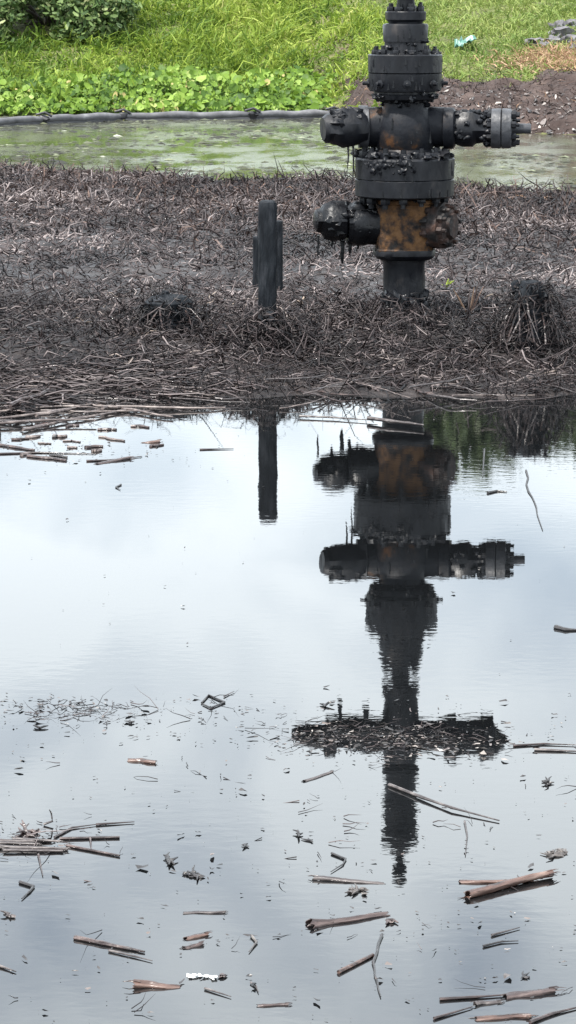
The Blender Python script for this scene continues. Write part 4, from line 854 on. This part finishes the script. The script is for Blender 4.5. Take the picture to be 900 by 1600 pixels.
tag(bpy.data.objects['thin_grass'], 'thinner yellowing grass on the far bank right of the wellhead', 'grass', kind='stuff')
# straw-coloured patch at the far right and dead strands over the bare earth
n = 3600; c = bank_hit(872, 96); X = c.x+RNG.normal(0.15, 0.45, n); Y = c.y+RNG.normal(0, 0.55, n); Z = far_z(X, Y)
strands('straw_patch', np.stack([X, Y, Z+0.02], 1), dirs(n, 0.35, 0.3), RNG.uniform(0.1, 0.32, n), RNG.uniform(0.010, 0.02, n), RNG.uniform(0, 1, n), 'straw', 3, 0.3, 0.15, 2)
tag(bpy.data.objects['straw_patch'], 'tan flattened straw patch at the right of the far bank', 'straw', kind='stuff')
n = 7000; X, Y, Z = bank_pts(n, 0.45, 7.0, -0.1, 5.2, 1.0)
Z = np.maximum(Z, earth_z(X, Y))
strands('earth_litter', np.stack([X, Y, np.maximum(Z, 0)], 1), dirs(n, 0.45, 0.4), RNG.gamma(4, 0.03, n), RNG.uniform(0.008, 0.018, n), tint_of(X, Y, 6.0, 0.0, 0.95, 0.5), 'brown_litter', 3, 0.4, 0.2, 2)
tag(bpy.data.objects['earth_litter'], 'dead strands strewn over the bare earth of the far shore', 'litter', kind='stuff')
n = 1300; X = RNG.uniform(2.0, 5.5, n); Y = far_edge(X)+RNG.uniform(-0.15, 2.2, n)
flakes('earth_rubble', 'pale chips strewn on the bare earth at the far right shore', X, Y, RNG.gamma(2, 0.022, n), RNG.beta(2, 1.2, n), 'flake', RNG.uniform(1, 2.5, n), 0.0, 1.0, 0.1)
o = bpy.data.objects['earth_rubble']; co = np.empty(len(o.data.vertices)*3, np.float32); o.data.vertices.foreach_get('co', co); co = co.reshape(-1, 3)
co[:, 2] += np.maximum(np.maximum(earth_z(co[:, 0], co[:, 1]), far_z(co[:, 0], co[:, 1])), 0)+0.01; o.data.vertices.foreach_set('co', co.ravel()); o.data.update()

# rocks at the upper right
rock_lab = ['flat grey rock at the right edge, highest of the rock heap', 'large pale rock at the right edge of the rock heap', 'grey slab in front of the pale rock', 'small pale rock at the left end of the heap', 'dark rock leaning on the left end of the heap', 'low grey rock in the middle of the heap', 'small rock lowest in the heap at the right edge', 'pointed pale rock on top of the middle of the heap']
for l_, (px_, py_, w, h) in zip(rock_lab, [(893, 38, 26, 14), (880, 52, 34, 20), (894, 62, 30, 14), (838, 66, 28, 12), (850, 72, 20, 12), (866, 64, 26, 14), (897, 78, 22, 12), (872, 42, 22, 16)]):
    q = bank_hit(px_, py_+h*0.3); dd = q.y; z = q.z+0.03
    MB().blob((0, 0, 0), 1.0, (w/2/95, w/2/95*0.8, h/2/95*1.1), 0.55, 3).build('rock', 'grey_rock', None, (q.x, dd, z), smooth=25)
    tag(bpy.context.scene.objects[-1] if False else [o for o in COL.objects if o.name.startswith('rock')][-1], l_, 'rock', 'rock heap on the far bank')
# teal plastic scrap
q = bank_hit(727, 80)
m = MB(); nx_, ny_ = 9, 6
for j in range(ny_):
    for i in range(nx_):
        u, v = i/(nx_-1)-0.5, j/(ny_-1)-0.5
        m.v.append(Vector((u*(0.36-0.3*abs(v)), v*0.26, 0.09*(0.5+u)+0.12*noise.noise(Vector((u*6, v*6, 1)))+0.06*(v+0.5))))
for j in range(ny_-1):
    for i in range(nx_-1): a = j*nx_+i; m.f.append((a, a+1, a+nx_+1, a+nx_))
o = m.build('plastic_scrap', 'teal_plastic', None, (q.x, q.y, q.z+0.08)); md = o.modifiers.new('thick', 'SOLIDIFY'); md.thickness = 0.006
tag(o, 'crumpled teal plastic scrap lying in the grass of the far bank', 'plastic scrap')

# bush at the upper left, trees beyond the right of the frame (seen in the pond)
def woody(name, label, cat, base, clumps, nleaf, lsize, mat, trunk_r, group=None, aspect=0.5):
    root = empty(name, base); tag(root, label, cat, group); base = Vector(base)
    m = MB()
    for (c, r) in clumps:
        c = Vector(c); mid = Vector((c.x*0.35+random.uniform(-0.1, 0.1), c.y*0.35, c.z*0.55))
        m.tube([(random.uniform(-0.05, 0.05), 0, -0.2), mid*0.5, mid, c], [trunk_r, trunk_r*0.7, trunk_r*0.45, trunk_r*0.15], 7)
    m.build('trunk', 'bark', root)
    tot = sum(r**2 for _, r in clumps); Ps, Ns = [], []
    for (c, r) in clumps:
        k = int(nleaf*r*r/tot); d = RNG.normal(0, 1, (k, 3)); d /= np.linalg.norm(d, axis=1, keepdims=True)
        rad = r*RNG.uniform(0.35, 1.05, (k, 1))**0.6
        w = 1+0.45*np.sin(d[:, :1]*5+c[0]*3)*np.cos(d[:, 2:]*6+c[1])
        Ps.append(np.array(c)+d*rad*w*np.array([1, 1, 0.85])); Ns.append(d*0.6+RNG.normal(0, 0.6, (k, 3))+np.array([0, -0.1, 0.5]))
    Ps, Ns = np.concatenate(Ps), np.concatenate(Ns); n = len(Ps)
    leaves('crown', None, None, Ps, Ns, lsize*RNG.uniform(0.6, 1.3, n), np.clip(RNG.beta(2, 2, n), 0, 1), mat, aspect, 0.15, kind=None, parent=root)
    return root
def gb(x, y): return float(far_z(np.array([x]), np.array([y]))[0])
bx, by = -4.0, 49.8; bz = gb(bx, by)
cl_b = []
for (px_, py_, dd, r) in [(5, 72, 48.2, 0.30), (-5, 35, 48.3, 0.36), (12, 4, 48.4, 0.36), (98, 12, 48.3, 0.30), (104, 45, 48.2, 0.26), (100, 76, 48.2, 0.22), (128, 62, 48.2, 0.26), (132, 26, 48.3, 0.32), (160, 44, 48.4, 0.26), (165, 12, 48.5, 0.32), (196, 14, 48.8, 0.24), (184, 36, 48.6, 0.18), (150, 74, 48.3, 0.16), (60, -22, 48.5, 0.40), (120, -50, 49.0, 0.6), (30, -70, 49.4, 0.8), (-60, 30, 48.6, 0.6), (-60, -50, 49.4, 0.8), (70, -130, 49.8, 0.8), (62, 25, 50.6, 0.55), (170, -45, 49.4, 0.5), (60, 62, 50.2, 0.45), (-150, 10, 49.4, 0.8), (40, 40, 50.8, 0.5)]:
    q = at_dist(px_, py_, dd); cl_b.append(((q.x-bx, q.y-by, q.z-bz), r))
woody('bush', 'grey-green leafy bush with a dark hollow at the upper left of the far bank', 'bush', (bx, by, bz), cl_b, 22000, 0.058, 'bush_leaf', 0.05, aspect=0.42)
def tree(x, y, h, w, label, seed):
    random.seed(seed); cl_t = []
    for i in range(16):
        a = random.uniform(0, 6.28); rr = w*random.uniform(0.1, 0.85)**0.7; zz = h*random.uniform(0.45, 0.86)
        cl_t.append(((rr*math.cos(a), rr*math.sin(a), zz), random.uniform(0.55, 0.95)))
    woody('tree', label, 'tree', (x, y, gb(x, y)), cl_t, 9000, 0.12, 'tree_leaf', 0.14, 'trees beyond the far bank')
tree(3.5, 57.5, 5.7, 1.7, 'green tree whose crown is mirrored beside the reflected casing', 21)
tree(5.7, 58.5, 5.8, 2.0, 'green tree whose crown is mirrored at the right edge of the pond', 22)
